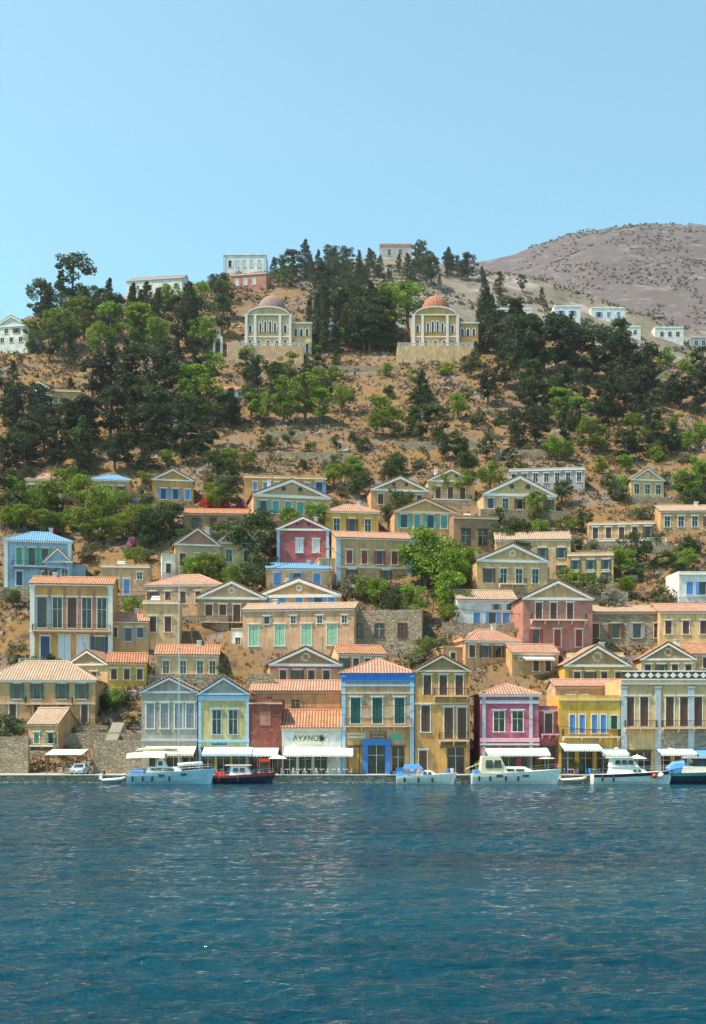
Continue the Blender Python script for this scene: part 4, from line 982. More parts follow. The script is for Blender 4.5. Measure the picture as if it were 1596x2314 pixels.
many('210,908,112 250,904,134 290,914,152 330,924,152 372,934,142 412,944,124 300,1004,132 350,1014,132 250,994,122 390,1024,122 200,1014,122 150,1004,112 100,1014,112 40,984,122 10,964,112 60,1064,112 20,1080,104 130,1064,102 190,1064,102 420,1054,102 460,1044,92 330,1064,102 260,1064,92 90,950,80 160,920,70 30,880,70 480,1010,90 440,850,80 400,860,90 360,850,90 70,1120,70 10,1130,80', 'pine', 'dark', wide=1.15)
many('840,764,122 866,754,112 812,774,104 882,794,60 786,760,70 760,830,50 700,862,40 620,872,60 560,874,84 622,904,92 520,964,92 950,1004,92 986,1014,102 930,984,62 1000,1044,72 1046,1044,60 735,910,60 690,866,46 1076,836,62 1060,856,52', 'pine', 'pine', wide=1.1)
many('1090,780,104 1140,824,134 1170,854,144 1200,844,134 1230,854,144 1260,854,144 1300,864,144 1340,874,144 1372,864,112 1402,884,134 1440,884,122 1470,874,92 1190,934,84 1210,1014,104 1170,1004,92 1420,934,92 1380,934,92 1320,924,92 1540,924,92 1580,934,92 1230,960,70 1120,900,70 1150,1070,60 1270,900,80 1590,864,82 1440,960,70 1350,960,70 1100,1040,60 1280,1000,70', 'pine', 'dark', wide=1.1)
many('440,954,132 470,964,122 590,964,92 642,964,112 690,954,112 722,964,92 1262,964,92 1302,974,82 1332,1024,82 1362,1024,62', 'pine', 'bright', wide=1.1)
many('866,756,100 922,746,100 840,740,80 768,782,44 772,934,70 860,964,72 890,988,76 850,990,60 1036,948,62 1282,1044,60 1430,974,52 1580,1014,60 1520,980,46 1560,1024,52 1250,1040,56 565,1066,48 800,1088,60 1000,1132,60 1042,1132,72 1216,1184,72 656,1218,70 720,1218,82 440,1332,92 480,1342,92 522,1352,80 832,1362,70 962,1332,134 1000,1352,122 1022,1392,102 1050,1314,92 300,1402,56 96,1608,74 260,1604,50 962,1502,62 1008,1422,62 1282,1332,52 1550,1132,72 1590,1112,72 1180,1424,60 930,1404,82 400,1290,60 150,1134,82 80,1184,90 860,1374,66 1320,1342,52 1405,1532,42', 'tree', 'bright')
many('190,1164,92 230,1194,112 200,1234,92 262,1164,72 130,1214,62 476,1132,42 260,1230,60 330,1106,50', 'tree', 'yellow')
many('30,1184,92 360,1224,92 330,1234,84 560,1294,132 528,1284,104 600,1214,64 1130,1274,82 1162,1264,92 1182,1314,92 1440,1284,84 900,1174,72 700,1224,62 890,1404,80 560,1352,80 582,1324,72 1065,1494,60 15,1694,84 30,1374,52 1270,1144,60 1316,1204,52 1560,1164,60 1200,1254,60 980,1294,82 110,1538,60 420,1250,60 1110,1240,70 500,1250,70', 'tree', 'pine')
many('500,1112,42 526,1106,40 320,1154,60 885,1138,52 795,1112,40 1350,1352,62 1350,1404,62 1000,1484,52 930,1514,52 40,1504,60 510,1532,42 800,1352,60 1290,1244,52 1340,1254,42 280,1596,44 1490,1384,50 1190,1444,50 1410,1572,36 1150,1404,46 1060,1400,44 1420,1420,50 70,1524,46 520,1094,34 1510,910,60 1492,862,50 700,900,40 560,900,40', 'bush', 'olive')
many('470,1152,36 500,1152,34 120,1218,30 620,1260,28', 'bush', 'red'); many('540,1152,34 292,1240,34 592,1294,32', 'bush', 'pinkf'); many('1392,1412,80 1376,1404,56 348,1420,34', 'tree', 'pale')
many('240,1598,36 60,1575,34 220,1560,30 650,1000,34 760,1010,30 820,1020,36 700,1030,40 600,1020,44 900,1060,34 1080,960,40 1130,960,44 1050,900,30 960,900,34 880,900,36 1180,1080,40 1400,1050,40 1480,1040,50 1500,1100,40 1440,1020,40 1380,1100,36 1480,1240,40 1530,1270,40 1560,1250,44 1400,1270,40 1240,1230,36 760,1060,40 690,1060,30 800,1000,30 1130,1180,40 1180,1210,40 1080,1210,40 160,1660,24 240,1650,22 280,1690,26 300,1640,30 180,1630,26', 'bush', 'pine')
many('0,700,60 260,680,46 380,700,60 440,690,56 1020,800,40 1010,850,34 940,860,30 870,850,34 760,860,36 700,800,40 600,800,44 560,820,46 480,850,60 500,930,60 1500,830,50 1560,840,56 1530,1010,40 1460,1000,44 1580,1060,40', 'bush', 'bright')
r9_ = random.Random(11)
def fill(n, x0, x1, y0, y1, h0, h1, tones, kind='pine', fn=terrain):
    k = 0
    while k < n:
        x, y = r9_.uniform(x0, x1), r9_.uniform(y0, y1)
        if any(rf[3] - 14 < x < rf[4] + 14 and rf[5] - 6 < y < rf[6] + 34 for rf in REFS): k += .2; continue
        tree(x, y, r9_.uniform(h0, h1), kind, r9_.choice(tones), fn, 1.15); k += 1
fill(26, 480, 1120, 650, 725, 46, 84, ('dark', 'dark', 'pine')); fill(26, 690, 900, 720, 800, 56, 96, ('dark', 'pine', 'dark', 'bright')); fill(14, 1060, 1200, 700, 800, 60, 110, ('dark', 'pine')); fill(26, 700, 1130, 600, 680, 34, 62, ('dark', 'dark', 'pine'), 'pine', hill2); fill(14, 900, 1480, 900, 1050, 50, 80, ('dark', 'pine')); fill(14, 180, 460, 890, 1075, 70, 120, ('dark', 'dark', 'pine')); fill(34, 480, 1596, 1040, 1440, 40, 72, ('pine', 'bright', 'bright'), 'tree'); fill(60, 0, 1596, 1020, 1480, 24, 46, ('olive', 'pine', 'bright'), 'bush'); fill(8, 0, 200, 940, 1080, 70, 110, ('dark', 'pine')); fill(16, 1100, 1480, 780, 1010, 60, 100, ('dark', 'dark', 'pine'))
fill(10, 480, 760, 860, 1000, 60, 90, ('dark', 'pine', 'bright')); fill(8, 0, 460, 720, 830, 70, 100, ('dark', 'pine', 'bright')); fill(12, 1440, 1596, 850, 1080, 50, 90, ('dark', 'pine'))
fill(26, 620, 1120, 600, 690, 22, 48, ('dark', 'pine'), 'pine', hill2); fill(16, 300, 1100, 1100, 1330, 44, 70, ('bright', 'pine'), 'tree'); fill(18, 20, 340, 1090, 1400, 50, 84, ('bright', 'yellow', 'yellow'), 'tree')
# names: nearest landmarks on the photo
KN = {('fir', 'pine'): 'pointed green conifer', ('fir', 'dark'): 'pointed dark conifer', ('pine', 'pine'): 'dark green pine', ('pine', 'dark'): 'blackish pine', ('pine', 'bright'): 'fresh green pine', ('cypress', 'dark'): 'slim dark cypress', ('tree', 'bright'): 'bright green tree', ('tree', 'yellow'): 'yellow green tree', ('tree', 'pine'): 'dense dark green tree',
      ('bush', 'olive'): 'grey green bush', ('bush', 'red'): 'red bougainvillea', ('bush', 'pinkf'): 'pink flowering bush', ('tree', 'pale'): 'pale oleander in flower', ('bush', 'pine'): 'dark low bush', ('bush', 'bright'): 'bright green bush'}
used = set()
def side(x, y, rf):
    _, rx, ry, x0, x1, y0, y1 = rf
    hx = 'left of' if x < x0 - 4 else ('right of' if x > x1 + 4 else '')
    vy = 'above' if y < y0 - 4 else ('below' if y > y1 + 4 else '')
    if hx and vy: return f"{vy} and {hx}"
    return hx or vy or 'in front of'
for root, x, y, h, k, t in TREES:
    near = sorted(REFS, key=lambda r: math.hypot(max(0, r[3] - x, x - r[4]), max(0, r[5] - y, y - r[6])) + .2 * math.hypot(r[1] - x, r[2] - y))
    lab = None
    big = 'tall ' if h > 105 else ('small ' if h < 50 else '')
    opts = [big + KN[(k, t)] + ' ' + side(x, y, r) + ' ' + r[0] for r in near[:6]]
    opts += [big + KN[(k, t)] + ' ' + side(x, y, a) + ' ' + a[0] + ', ' + side(x, y, b) + ' ' + b[0] for a in near[:4] for b in near[1:8] if a is not b]
    for s in opts:
        if s not in used and len(s.split()) <= 16: lab = s; break
    if lab is None:
        lab = next((s for s in [KN[(k, t)] + ' ' + side(x, y, a) + ' ' + a[0] + ' and ' + side(x, y, b) + ' ' + b[0] for a in near[:14] for b in near[1:14] if a is not b] if s not in used and len(s.split()) <= 16), None)
    if lab is None: lab = opts[0]; print('dup', lab)
    used.add(lab); root['label'] = lab
by_ = {}
for t_ in TREES: by_.setdefault(t_[0]['label'], []).append(t_)
for l_, ts in by_.items():
    if len(ts) > 1:
        for k_, t_ in enumerate(sorted(ts, key=lambda q: q[1])): t_[0]['label'] = l_ + ', ' + ['leftmost of them', 'second from left', 'third from left', 'fourth from left', 'fifth from left'][k_]
# ---------------------------------------------------------------- ground cover nobody could count
r = random.Random(5)
sc_, gr, rk = MB(), MB(), MB()
def place(k):
    Y = 9.5 + 330 * r.random() ** 1.35; u = r.uniform(-.40, .40); X = u * (CAMD + Y)
    return X, Y, terrain(X, Y)
sg_, sb_ = MB(), MB()
for k in range(24000):
    X, Y, z = place(k)
    q = noise.noise(Vector((X * .06, Y * .06, 5)))
    if q < -.22: continue
    R_ = r.uniform(.3, 1.0) * (1 + Y / 300) * (1.25 if q > .2 else 1)
    t = r.random(); mb = sc_ if t < .5 else (sb_ if t < .78 else sg_)
    leaves(mb, r, (X, Y, z + R_ * .3), R_, 15, .2 + Y / 1300, .7, .4)
for k in range(11000):
    X, Y, z = place(k)
    if noise.noise(Vector((X * .05, Y * .05, 8))) < -.15: continue
    for q in range(5):
        a = r.uniform(0, 6.28); d = r.uniform(0, .5); h = r.uniform(.3, .75) * (1 + Y / 500); px, py = X + d * math.cos(a), Y + d * math.sin(a); w = .12 + Y / 2500
        i = len(gr.v); gr.v += [(px - w, py, z - .1), (px + w, py + .05, z - .1), (px + r.uniform(-.35, .35), py + r.uniform(-.3, .3), z + h)]; gr.f.append((i, i + 1, i + 2))
for k in range(4200):
    X, Y, z = place(k)
    if noise.noise(Vector((X * .035, Y * .035, 11))) < .02: continue
    s = r.uniform(.25, .9) * (1 + Y / 400); i = len(rk.v)
    for dx, dy, dz in ((-1, -1, -.6), (1, -1, -.6), (1, 1, -.6), (-1, 1, -.6), (-.6, -.7, .6), (.7, -.6, .5), (.6, .6, .7), (-.6, .7, .6)):
        rk.v.append((X + dx * s * r.uniform(.6, 1.1), Y + dy * s * r.uniform(.6, 1.1), z + dz * s * r.uniform(.6, 1.1)))
    rk.f += [(i, i + 3, i + 2, i + 1), (i + 4, i + 5, i + 6, i + 7), (i, i + 1, i + 5, i + 4), (i + 1, i + 2, i + 6, i + 5), (i + 2, i + 3, i + 7, i + 6), (i + 3, i, i + 4, i + 7)]
for n, mb, m, l in (('undergrowth', sc_, leafmat('scrub', (.050, .042, .030), (.13, .09, .05), .1), 'low dry scrub over the hillside'), ('low_shrubs', sg_, leafmat('shrub', (.035, .05, .022), (.09, .11, .04), .15), 'low green shrubs scattered over the hillside'), ('bare_thorn', sb_, leafmat('thorn', (.085, .06, .06), (.19, .14, .13), .1), 'leafless purple grey thorn scrub on the slope'), ('dry_grass', gr, leafmat('straw', (.24, .14, .05), (.42, .27, .11), .15), 'straw coloured grass tufts on the slope'), ('loose_rocks', rk, M('grey_rock', (.24, .20, .175), .95), 'grey stones strewn over the slope')):
    o = obj(n, mb, m); o['kind'] = 'stuff'; o['label'] = l
sc2 = MB()
for k in range(5200):
    Y = r.uniform(380, 640); u = r.uniform(-.16, .38); X = u * (CAMD + Y); z = hill2(X, Y)
    if noise.noise(Vector((X * .02, Y * .02, 15))) < -.05: continue
    R_ = r.uniform(.8, 2.6); leaves(sc2, r, (X, Y, z + R_ * .2), R_, 12, .75, .6, .4)
for k in range(9000):
    Y = r.uniform(900, 1620); u = r.uniform(-.02, .40); X = u * (CAMD + Y); z = farhill(X, Y)
    if noise.noise(Vector((X * .008, Y * .008, 25))) + .6 * noise.noise(Vector((X * .03, Y * .03, 27))) < .02: continue
    R_ = r.uniform(.8, 2.6); leaves(sc2, r, (X, Y, z + R_ * .15), R_, 7, 1.5, .55, .4)
o = obj('brush', sc2, leafmat('brush', (.06, .07, .035), (.13, .135, .06), .1)); o['kind'] = 'stuff'; o['label'] = 'grey green brush covering the middle hill and the mountain'
# ---------------------------------------------------------------- boats
GEL = {k: M('gelcoat_' + k, c, .22, spec=.5) for k, c in dict(white=(.80, .79, .76), paleblue=(.42, .60, .74), navy=(.012, .02, .05), grey=(.30, .31, .32), cream=(.7, .64, .52), dark=(.02, .035, .06), teal=(.06, .22, .24), red=(.45, .05, .04)).items()}
STEEL = M('steel', (.5, .5, .52), .4, .8); ALU = M('painted_alloy', (.45, .60, .74), .35, .2); RUB = M('rubber', (.02, .02, .022), .7); ROPE = M('rope', (.6, .56, .48), .9)
def hullrings(L, B, F0, F1, tw=.75, n=18, rake=.6, zs=(1, .72, .3, -.1)):
    out = []
    for k in range(n + 1):
        t = k / n
        hb = B / 2 * (tw + (1 - tw) * math.sin(min(1, t / .42) * math.pi / 2)) * (max(0.0, 1 - ((t - .42) / .58) ** 2.3) if t > .42 else 1)
        hb = max(hb, .02); sh = F0 + (F1 - F0) * t ** 1.7; half = []
        for q, f in zip(zs, (1, .96, .82, .45)):
            z = sh * q if q > 0 else -.35
            x = t * L + rake * max(0, z) / F1 * t ** 5
            half.append((x, hb * f * (1 if t < .9 else (.35 + .65 * max(q, .0))), z))
        half.append((t * L, 0, -.5))
        out.append([(x, -y, z) for x, y, z in half] + [(x, y, z) for x, y, z in half[-2::-1]])
    return out
def boat(name, label, cat, x, Y, L, B, F0, F1, mat, band=None, deck='white', yaw=0, tw=.75, bow=1):
    p = wpt(x, HY, Y); p.z = 0
    root = thing(name, label, cat, p, R(yaw) if bow > 0 else R(180 + yaw))
    rg = hullrings(L, B, F0, F1, tw)
    obj('hull', MB().loft(rg), GEL[mat], root, smooth=False, fix=True)
    d = MB(); 
    for a, b in zip(rg, rg[1:]):
        d.poly([(a[0][0], a[0][1] * .97, a[0][2] - .05), (b[0][0], b[0][1] * .97, b[0][2] - .05), (b[-1][0], b[-1][1] * .97, b[-1][2] - .05), (a[-1][0], a[-1][1] * .97, a[-1][2] - .05)])
    obj('deck', d, GEL[deck], root)
    if band:
        m = MB()
        for s in (0, -1):
            up = [(q[s][0], q[s][1] * 1.012 + (-.012 if s == 0 else .012), q[s][2] + .015) for q in rg]
            j = 1 if s == 0 else -2
            lo = [(q[j][0], q[j][1] * 1.012 + (-.012 if s == 0 else .012), q[j][2]) for q in rg]
            for k in range(len(rg) - 1): m.poly([lo[k], lo[k + 1], up[k + 1], up[k]])
        obj('hull_band', m, GEL[band], root)
    bt = MB()
    for s in (0, -1):
        j, i = (2, 3) if s == 0 else (-3, -4)
        for k in range(len(rg) - 1):
            f = lambda q: [(q[i][0], q[i][1] * 1.01 + (-.01 if s == 0 else .01), -.1), (q[j][0] * .3 + q[i][0] * .7, (q[j][1] * .3 + q[i][1] * .7) * 1.01 + (-.012 if s == 0 else .012), .12)]
            a, b = f(rg[k]), f(rg[k + 1]); bt.poly([a[0], b[0], b[1], a[1]])
    obj('boot_stripe', bt, GEL['navy'], root)
    return root
def rail(root, pts, h=.55):
    m = MB(); pts = [Vector(p) for p in pts]
    m.tube([p + Vector((0, 0, h)) for p in pts], .016, 5); m.tube([p + Vector((0, 0, h * .5)) for p in pts], .01, 4)
    for p in pts: m.tube([p, p + Vector((0, 0, h))], .014, 4)
    obj('guard_rail', m, STEEL, root)
def fender(root, x, y, z, mat=RUB):
    o = obj('fender', MB().lathe([(.02, .36), (.1, .32), (.13, .2), (.13, -.2), (.1, -.3), (.02, -.34)], (0, 0, 0), 8), mat, root, loc=(x, y, z), smooth=True)
    obj('line', MB().tube([(0, 0, .36), (0, .12, 1.0)], .012, 4), ROPE, o)
def blockc(root, name, x0, x1, hw0, hw1, z0, z1, mat, sl0=.3, sl1=.5, tap=.85):
    m = MB(); m.loft([[(x0, -hw0, z0), (x0, hw0, z0), (x0 + sl0, hw0 * tap, z1), (x0 + sl0, -hw0 * tap, z1)], [(x1, -hw1, z0), (x1, hw1, z0), (x1 - sl1, hw1 * tap, z1), (x1 - sl1, -hw1 * tap, z1)]], close=True)
    return obj(name, m, mat, root, fix=True)
def sidewin(root, x0, x1, y, z0, z1, n=1, dz=0, dy=0):
    w = (x1 - x0) / n
    for k in range(n):
        a, b = x0 + w * k + .05, x0 + w * (k + 1) - .05
        m = MB().slab([(a, y, z0 + dz * k), (b, y, z0 + dz * (k + 1)), (b - .08, y + dy, z1 + dz * (k + 1)), (a + .08, y + dy, z1 + dz * k)], .03)
        obj('window', m, glass(), root)
# sailing yacht with the tall pale mast
s = (CAMD - 3.4) / FPX
b = boat('sailboat', 'pale blue sailing boat with cream canopy and very tall pale mast at the quay', 'sailboat', 290, -3.4, 10.6, 3.4, 1.45, 2.0, 'paleblue', None, 'white')
blockc(b, 'coachroof', 2.4, 7.4, 1.05, .8, 1.5, 2.25, GEL['white'], .3, 1.2)
sidewin(b, 3.0, 6.2, -1.02, 1.75, 2.05, 2, .0, .07)
cn = MB()
for sx in (.35, 3.9):
    cn.tube([(sx, -1.35, 1.5), (sx, -1.3, 3.4), (sx, -.8, 3.9), (sx, .8, 3.9), (sx, 1.3, 3.4), (sx, 1.35, 1.5)], .025, 5)
obj('canopy_frame', cn, STEEL, b)
tp = MB()
rr_ = [[(x, y, z + .12 * math.sin((x - .1) / 4.9 * math.pi)) for y, z in ((-1.4, 3.35), (-.85, 3.92), (0, 4.02), (.85, 3.92), (1.4, 3.35))] for x in (.0, 1.2, 2.5, 3.7, 4.9)]
tp.loft(rr_, caps=False); tp.loft([[(x, y, z - .03) for x, y, z in q] for q in rr_], caps=False)
obj('canopy', tp, clothmat('cream'), b)
blockc(b, 'spray_hood', 3.9, 5.1, 1.2, 1.0, 2.1, 3.3, clothmat('white'), .1, .8)
sidewin(b, 4.0, 4.7, -1.14, 2.45, 3.0, 1, 0, .1)
blockc(b, 'cockpit_cushion', .6, 2.2, 1.3, 1.35, 1.44, 1.95, clothmat('blue'), .05, .05, .98)
mz = CAMZ + (HY - 1246) * s; mx = (405 - 290) * s
mo = obj('mast', MB().tube([(mx, 0, 1.6), (mx, 0, mz)], .06, 8, .04), ALU, b)
sp = MB()
for z in (9, 16.5, 23.5):
    sp.tube([(mx, -1.1, z), (mx, 0, z + .1), (mx, 1.1, z)], .03, 4)
obj('spreader', sp, ALU, mo)
rg_ = MB()
for sy in (-1, 1): rg_.tube([(mx, sy * 1.5, 1.7), (mx, sy * 1.1, 9), (mx, sy * 1.1, 16.5), (mx, sy * .05, mz - 1)], .012, 3)
rg_.tube([(10.9, 0, 2.1), (mx, 0, mz - .5)], .012, 3); rg_.tube([(.1, 0, 1.5), (mx, 0, mz - .1)], .012, 3)
obj('rigging', rg_, STEEL, mo)
bo = obj('boom', MB().tube([(mx - .1, 0, 4.25), (mx - 5.6, 0, 4.35)], .09, 6), ALU, mo)
obj('sail_cover', MB().tube([(mx - .25, 0, 4.55), (mx - 1.6, 0, 4.62), (mx - 3.4, 0, 4.55), (mx - 5.3, 0, 4.5)], [.2, .27, .22, .12], 8), clothmat('cream'), bo)
td = MB(); td.tube([(6.5, -.55, 2.5), (7.6, -.6, 2.62), (8.9, -.35, 2.68), (9.5, 0, 2.7), (8.9, .35, 2.68), (7.6, .6, 2.62), (6.5, .55, 2.5)], .2, 8); td.box(6.5, 9.0, -.5, .5, 2.38, 2.5)
tag(obj('tender', td, GEL['white'], loc=b.location, smooth=False), 'white folded inflatable tender lashed on the foredeck of the sailing boat', 'inflatable')
rail(b, [(10.9, 0, 2.0), (9.6, -.75, 1.95), (7.6, -1.3, 1.8), (5.2, -1.62, 1.65), (2.6, -1.55, 1.5), (.3, -1.3, 1.45)])
rail(b, [(10.9, 0, 2.0), (9.6, .75, 1.95), (7.6, 1.3, 1.8), (5.2, 1.62, 1.65), (2.6, 1.55, 1.5), (.3, 1.3, 1.45)])
for x, z in ((4.2, 1.0), (7.0, 1.15)): obj('hull_window', MB().box(x, x + .75, -1.72 if x < 6 else -1.5, -1.5 if x < 6 else -1.2, z, z + .3), glass(), b)
for x in (.9, 2.2, 3.4, 5.6): fender(b, x, -1.78, .75)
# white motor yacht with navy band
b = boat('motor_yacht', 'white motor yacht with navy band and white wheelhouse moored at the right', 'motor yacht', 1338, -3.2, 9.9, 3.4, 1.25, 1.75, 'white', 'navy', 'white')
blockc(b, 'cabin', 2.2, 7.6, 1.25, .95, 1.2, 2.2, GEL['white'], .2, 1.6)
sidewin(b, 5.0, 6.2, -1.16, 1.55, 1.9, 2, 0, .06)
w = blockc(b, 'wheelhouse', 2.3, 5.9, 1.15, 1.0, 2.2, 3.35, GEL['white'], .15, .8)
sidewin(w, 2.7, 5.2, -1.14, 2.55, 3.1, 3, 0, .09)
obj('windscreen', MB().slab([(5.83, -.85, 2.4), (5.83, .85, 2.4), (5.32, .78, 3.2), (5.32, -.78, 3.2)], .04), glass(), w)
blockc(w, 'wheelhouse_roof', 2.0, 5.9, 1.25, 1.1, 3.36, 3.5, GEL['cream'], .05, .2, .98)
ra = MB().tube([(3.2, 0, 3.5), (3.2, 0, 4.5)], .03, 5); ra.lathe([(.02, .25), (.28, .2), (.3, .05), (.02, 0)], (3.2, 0, 4.5), 10); ra.tube([(2.6, .5, 3.5), (2.5, .5, 5.6)], .012, 4)
obj('radar_mast', ra, GEL['white'], w)
rail(b, [(10.3, 0, 1.75), (9.0, -.8, 1.7), (7.2, -1.35, 1.55), (5.2, -1.62, 1.42), (3.0, -1.55, 1.32), (.4, -1.3, 1.26)], .7)
rail(b, [(10.3, 0, 1.75), (9.0, .8, 1.7), (7.2, 1.35, 1.55), (5.2, 1.62, 1.42)], .7)
for x in (1.0, 2.4): fender(b, x, -1.75, .7)
bl_ = MB().lathe([(.02, -.42), (.3, -.3), (.42, 0), (.3, .3), (.02, .42)], (0, 0, 0), 10)
obj('buoy', bl_, GEL['white'], b, loc=(8.6, -1.25, 1.15), smooth=True); obj('buoy', MB().lathe([(.02, -.34), (.26, -.22), (.34, 0), (.26, .22), (.02, .34)], (0, 0, 0), 10), GEL['red'], b, loc=(7.7, -1.5, 1.1), smooth=True)
# dark hulled cruiser cut by the frame
b = boat('cruiser', 'dark navy hulled cruiser with grey hardtop at the right edge', 'cabin cruiser', 1502, -1.9, 11.5, 3.5, 1.4, 1.9, 'dark', 'teal', 'cream')
blockc(b, 'cabin', 2.0, 8.4, 1.35, 1.0, 1.35, 2.3, GEL['cream'], .2, 1.8)
w = blockc(b, 'hardtop', 2.6, 6.6, 1.25, 1.05, 3.3, 3.55, GEL['grey'], .1, .5, .9)
for x in (2.8, 6.1):
    for sy in (-1.1, 1.1): obj('post', MB().tube([(x, sy, 2.2), (x - .1, sy * .95, 3.32)], .05, 5), GEL['grey'], w)
blockc(b, 'wheelhouse', 3.2, 6.2, 1.1, .95, 2.3, 3.28, glass(), .3, .7)
obj('cover', MB().tube([(.3, 0, 1.7), (1.2, 0, 2.0), (2.4, 0, 2.1), (3.0, 0, 1.9)], [.5, .9, .95, .5], 9), clothmat('blue'), b)
rail(b, [(11.9, 0, 1.9), (10.4, -.8, 1.85), (8.0, -1.4, 1.7), (5.0, -1.66, 1.5), (2.0, -1.55, 1.42)], .6)
# white cruiser with cream canopy, dark motorboat with red cover
b = boat('cabin_cruiser', 'white cruiser with tall cream canopy and blue cushions moored before the magenta house', 'cabin cruiser', 1066, -3.0, 11.0, 3.5, 1.35, 1.95, 'white', None, 'white')
blockc(b, 'cabin', 3.6, 8.6, 1.15, .85, 1.4, 2.25, GEL['white'], .2, 1.8); sidewin(b, 4.2, 6.8, -1.1, 1.65, 1.98, 2, 0, .07)
blockc(b, 'canopy', 1.0, 4.6, 1.35, 1.2, 1.4, 3.6, clothmat('cream'), .25, 1.0, .86); sidewin(b, 1.6, 3.8, -1.335, 2.1, 3.1, 2, 0, .1)
blockc(b, 'cockpit_cushion', .2, 1.0, 1.2, 1.2, 1.32, 1.8, clothmat('blue'), .05, .05, .98)
for x in (3.0, 6.4): obj('hull_window', MB().box(x, x + .8, -1.78 if x < 5 else -1.64, -1.5 if x < 5 else -1.3, .95, 1.25), glass(), b)
rail(b, [(11.3, 0, 1.95), (9.8, -.8, 1.9), (7.6, -1.4, 1.72), (5.0, -1.66, 1.52)], .6)
for x in (.8, 2.2, 4.2, 5.8): fender(b, x, -1.82, .75)
b = boat('motorboat', 'dark blue motorboat with red topsides, white cabin and red cover beside the sailing boat', 'motorboat', 482, -2.2, 7.6, 2.6, 1.05, 1.5, 'navy', 'red', 'white')
w = blockc(b, 'cabin', 2.2, 5.2, .95, .75, 1.05, 2.35, GEL['white'], .2, .9); sidewin(w, 2.6, 4.3, -.93, 1.5, 2.05, 2, 0, .1)
blockc(b, 'roof', 1.6, 5.0, 1.05, .9, 2.36, 2.48, GEL['cream'], .05, .15, .98)
blockc(b, 'engine_cover', .3, 1.6, .8, .85, 1.0, 1.55, clothmat('red'), .1, .1, .9)
rail(b, [(7.9, 0, 1.5), (6.6, -.65, 1.42), (4.8, -1.1, 1.25), (2.2, -1.25, 1.1)], .5)
for x in (1.0, 3.4): fender(b, x, -1.36, .6)
# rigid inflatable
def rib(label, x0, x1, Y, name='inflatable_boat', console=True, mat='white', bow=1):
    s = (CAMD + Y) / FPX; L = (x1 - x0) * s; B = min(2.3, L * .36)
    p = wpt(x0 if bow > 0 else x1, HY, Y); p.z = 0; root = thing(name, label, 'inflatable boat', p, 0 if bow > 0 else math.pi)
    r = .26 if L > 6 else .2
    obj('hull', MB().loft([[(0 + .1, -B * .4, .35), (.1, -B * .3, 0), (.1, 0, -.25), (.1, B * .3, 0), (.1, B * .4, .35)], [(L * .7, -B * .4, .4), (L * .7, -B * .25, .05), (L * .7, 0, -.15), (L * .7, B * .25, .05), (L * .7, B * .4, .4)], [(L * .97, -.1, .6), (L * .97, -.08, .5), (L * .97, 0, .4), (L * .97, .08, .5), (L * .97, .1, .6)]]), GEL['grey'], root, fix=True)
    pts = [(0, -B * .42, .48), (L * .4, -B * .44, .5), (L * .68, -B * .42, .55), (L * .85, -B * .28, .64), (L * .96, 0, .72), (L * .85, B * .28, .64), (L * .68, B * .42, .55), (L * .4, B * .44, .5), (0, B * .42, .48)]
    obj('tube', MB().tube(pts, [r * .6] + [r] * 7 + [r * .6], 10), GEL[mat], root, smooth=True)
    obj('floor', MB().box(.3, L * .75, -B * .4, B * .4, .36, .4), GEL['grey'], root)
    if console:
        blockc(root, 'console', L * .30, L * .42, .42, .36, .4, 1.25, GEL['white'], .05, .2, .9)
        blockc(root, 'seat', L * .16, L * .25, .5, .5, .4, .95, GEL['cream'], .02, .02, .95)
        obj('arch', MB().tube([(.5, -B * .36, .6), (.3, -B * .34, 1.8), (.3, B * .34, 1.8), (.5, B * .36, .6)], .035, 6), STEEL, root)
    e = blockc(root, 'outboard_motor', -.45, .0, .16, .16, .55, 1.25, GEL['dark'] if console else GEL['white'], .05, .1, .85)
    obj('leg', MB().box(-.3, -.1, -.06, .06, -.4, .56), GEL['grey'], e)
    return root
b = boat('motorboat', 'small white motorboat with blue covers moored below the blue doorway', 'motorboat', 896, -2.2, 7.4, 2.6, 1.0, 1.45, 'white', None, 'white')
blockc(b, 'cabin', 3.0, 5.6, .95, .7, 1.0, 1.75, GEL['white'], .15, 1.1); sidewin(b, 3.4, 4.6, -.93, 1.2, 1.55, 2, 0, .05)
blockc(b, 'canopy', .9, 3.5, 1.1, 1.0, 1.95, 2.5, clothmat('blue'), .2, .5, .8)
for x in (1.1, 3.2):
    for sy in (-1, 1): obj('post', MB().tube([(x, sy, 1.0), (x, sy * .95, 2.0)], .03, 5), STEEL, b)
blockc(b, 'engine_cover', .1, .9, .8, .85, .98, 1.5, clothmat('blue'), .1, .1, .9)
rail(b, [(7.7, 0, 1.45), (6.4, -.65, 1.36), (4.6, -1.1, 1.2), (2.2, -1.25, 1.05)], .5)
for x in (1.0, 2.8, 4.6): fender(b, x, -1.38, .55)
rib('small white dinghy with outboard between cruiser and motor yacht', 1268, 1326, -1.3, 'dinghy', False, 'cream')
rib('small white dinghy left of the pale blue sailing boat', 232, 284, -1.6, 'dinghy', False, 'white')
gp = wpt(1075, HY, -.2)
gw = MB(); gw.slab([(-1.4, .1, 1.25), (1.2, .1, 2.3), (1.2, .6, 2.3), (-1.4, .6, 1.25)], .06)
for k in range(6): gw.tube([(-1.2 + .45 * k, .1, 1.35 + .182 * k), (-1.2 + .45 * k, .1, 1.95 + .182 * k)], .015, 4)
gw.tube([(-1.2, .1, 1.95), (1.05, .1, 2.86)], .02, 4); gw.tube([(1.1, .12, 2.2), (1.1, .12, 1.0)], .03, 5)
tag(obj('gangway', gw, STEEL, loc=(gp.x, .9, -.12)), 'steel gangway leaning on the quay right of the motorboat with blue covers', 'gangway')
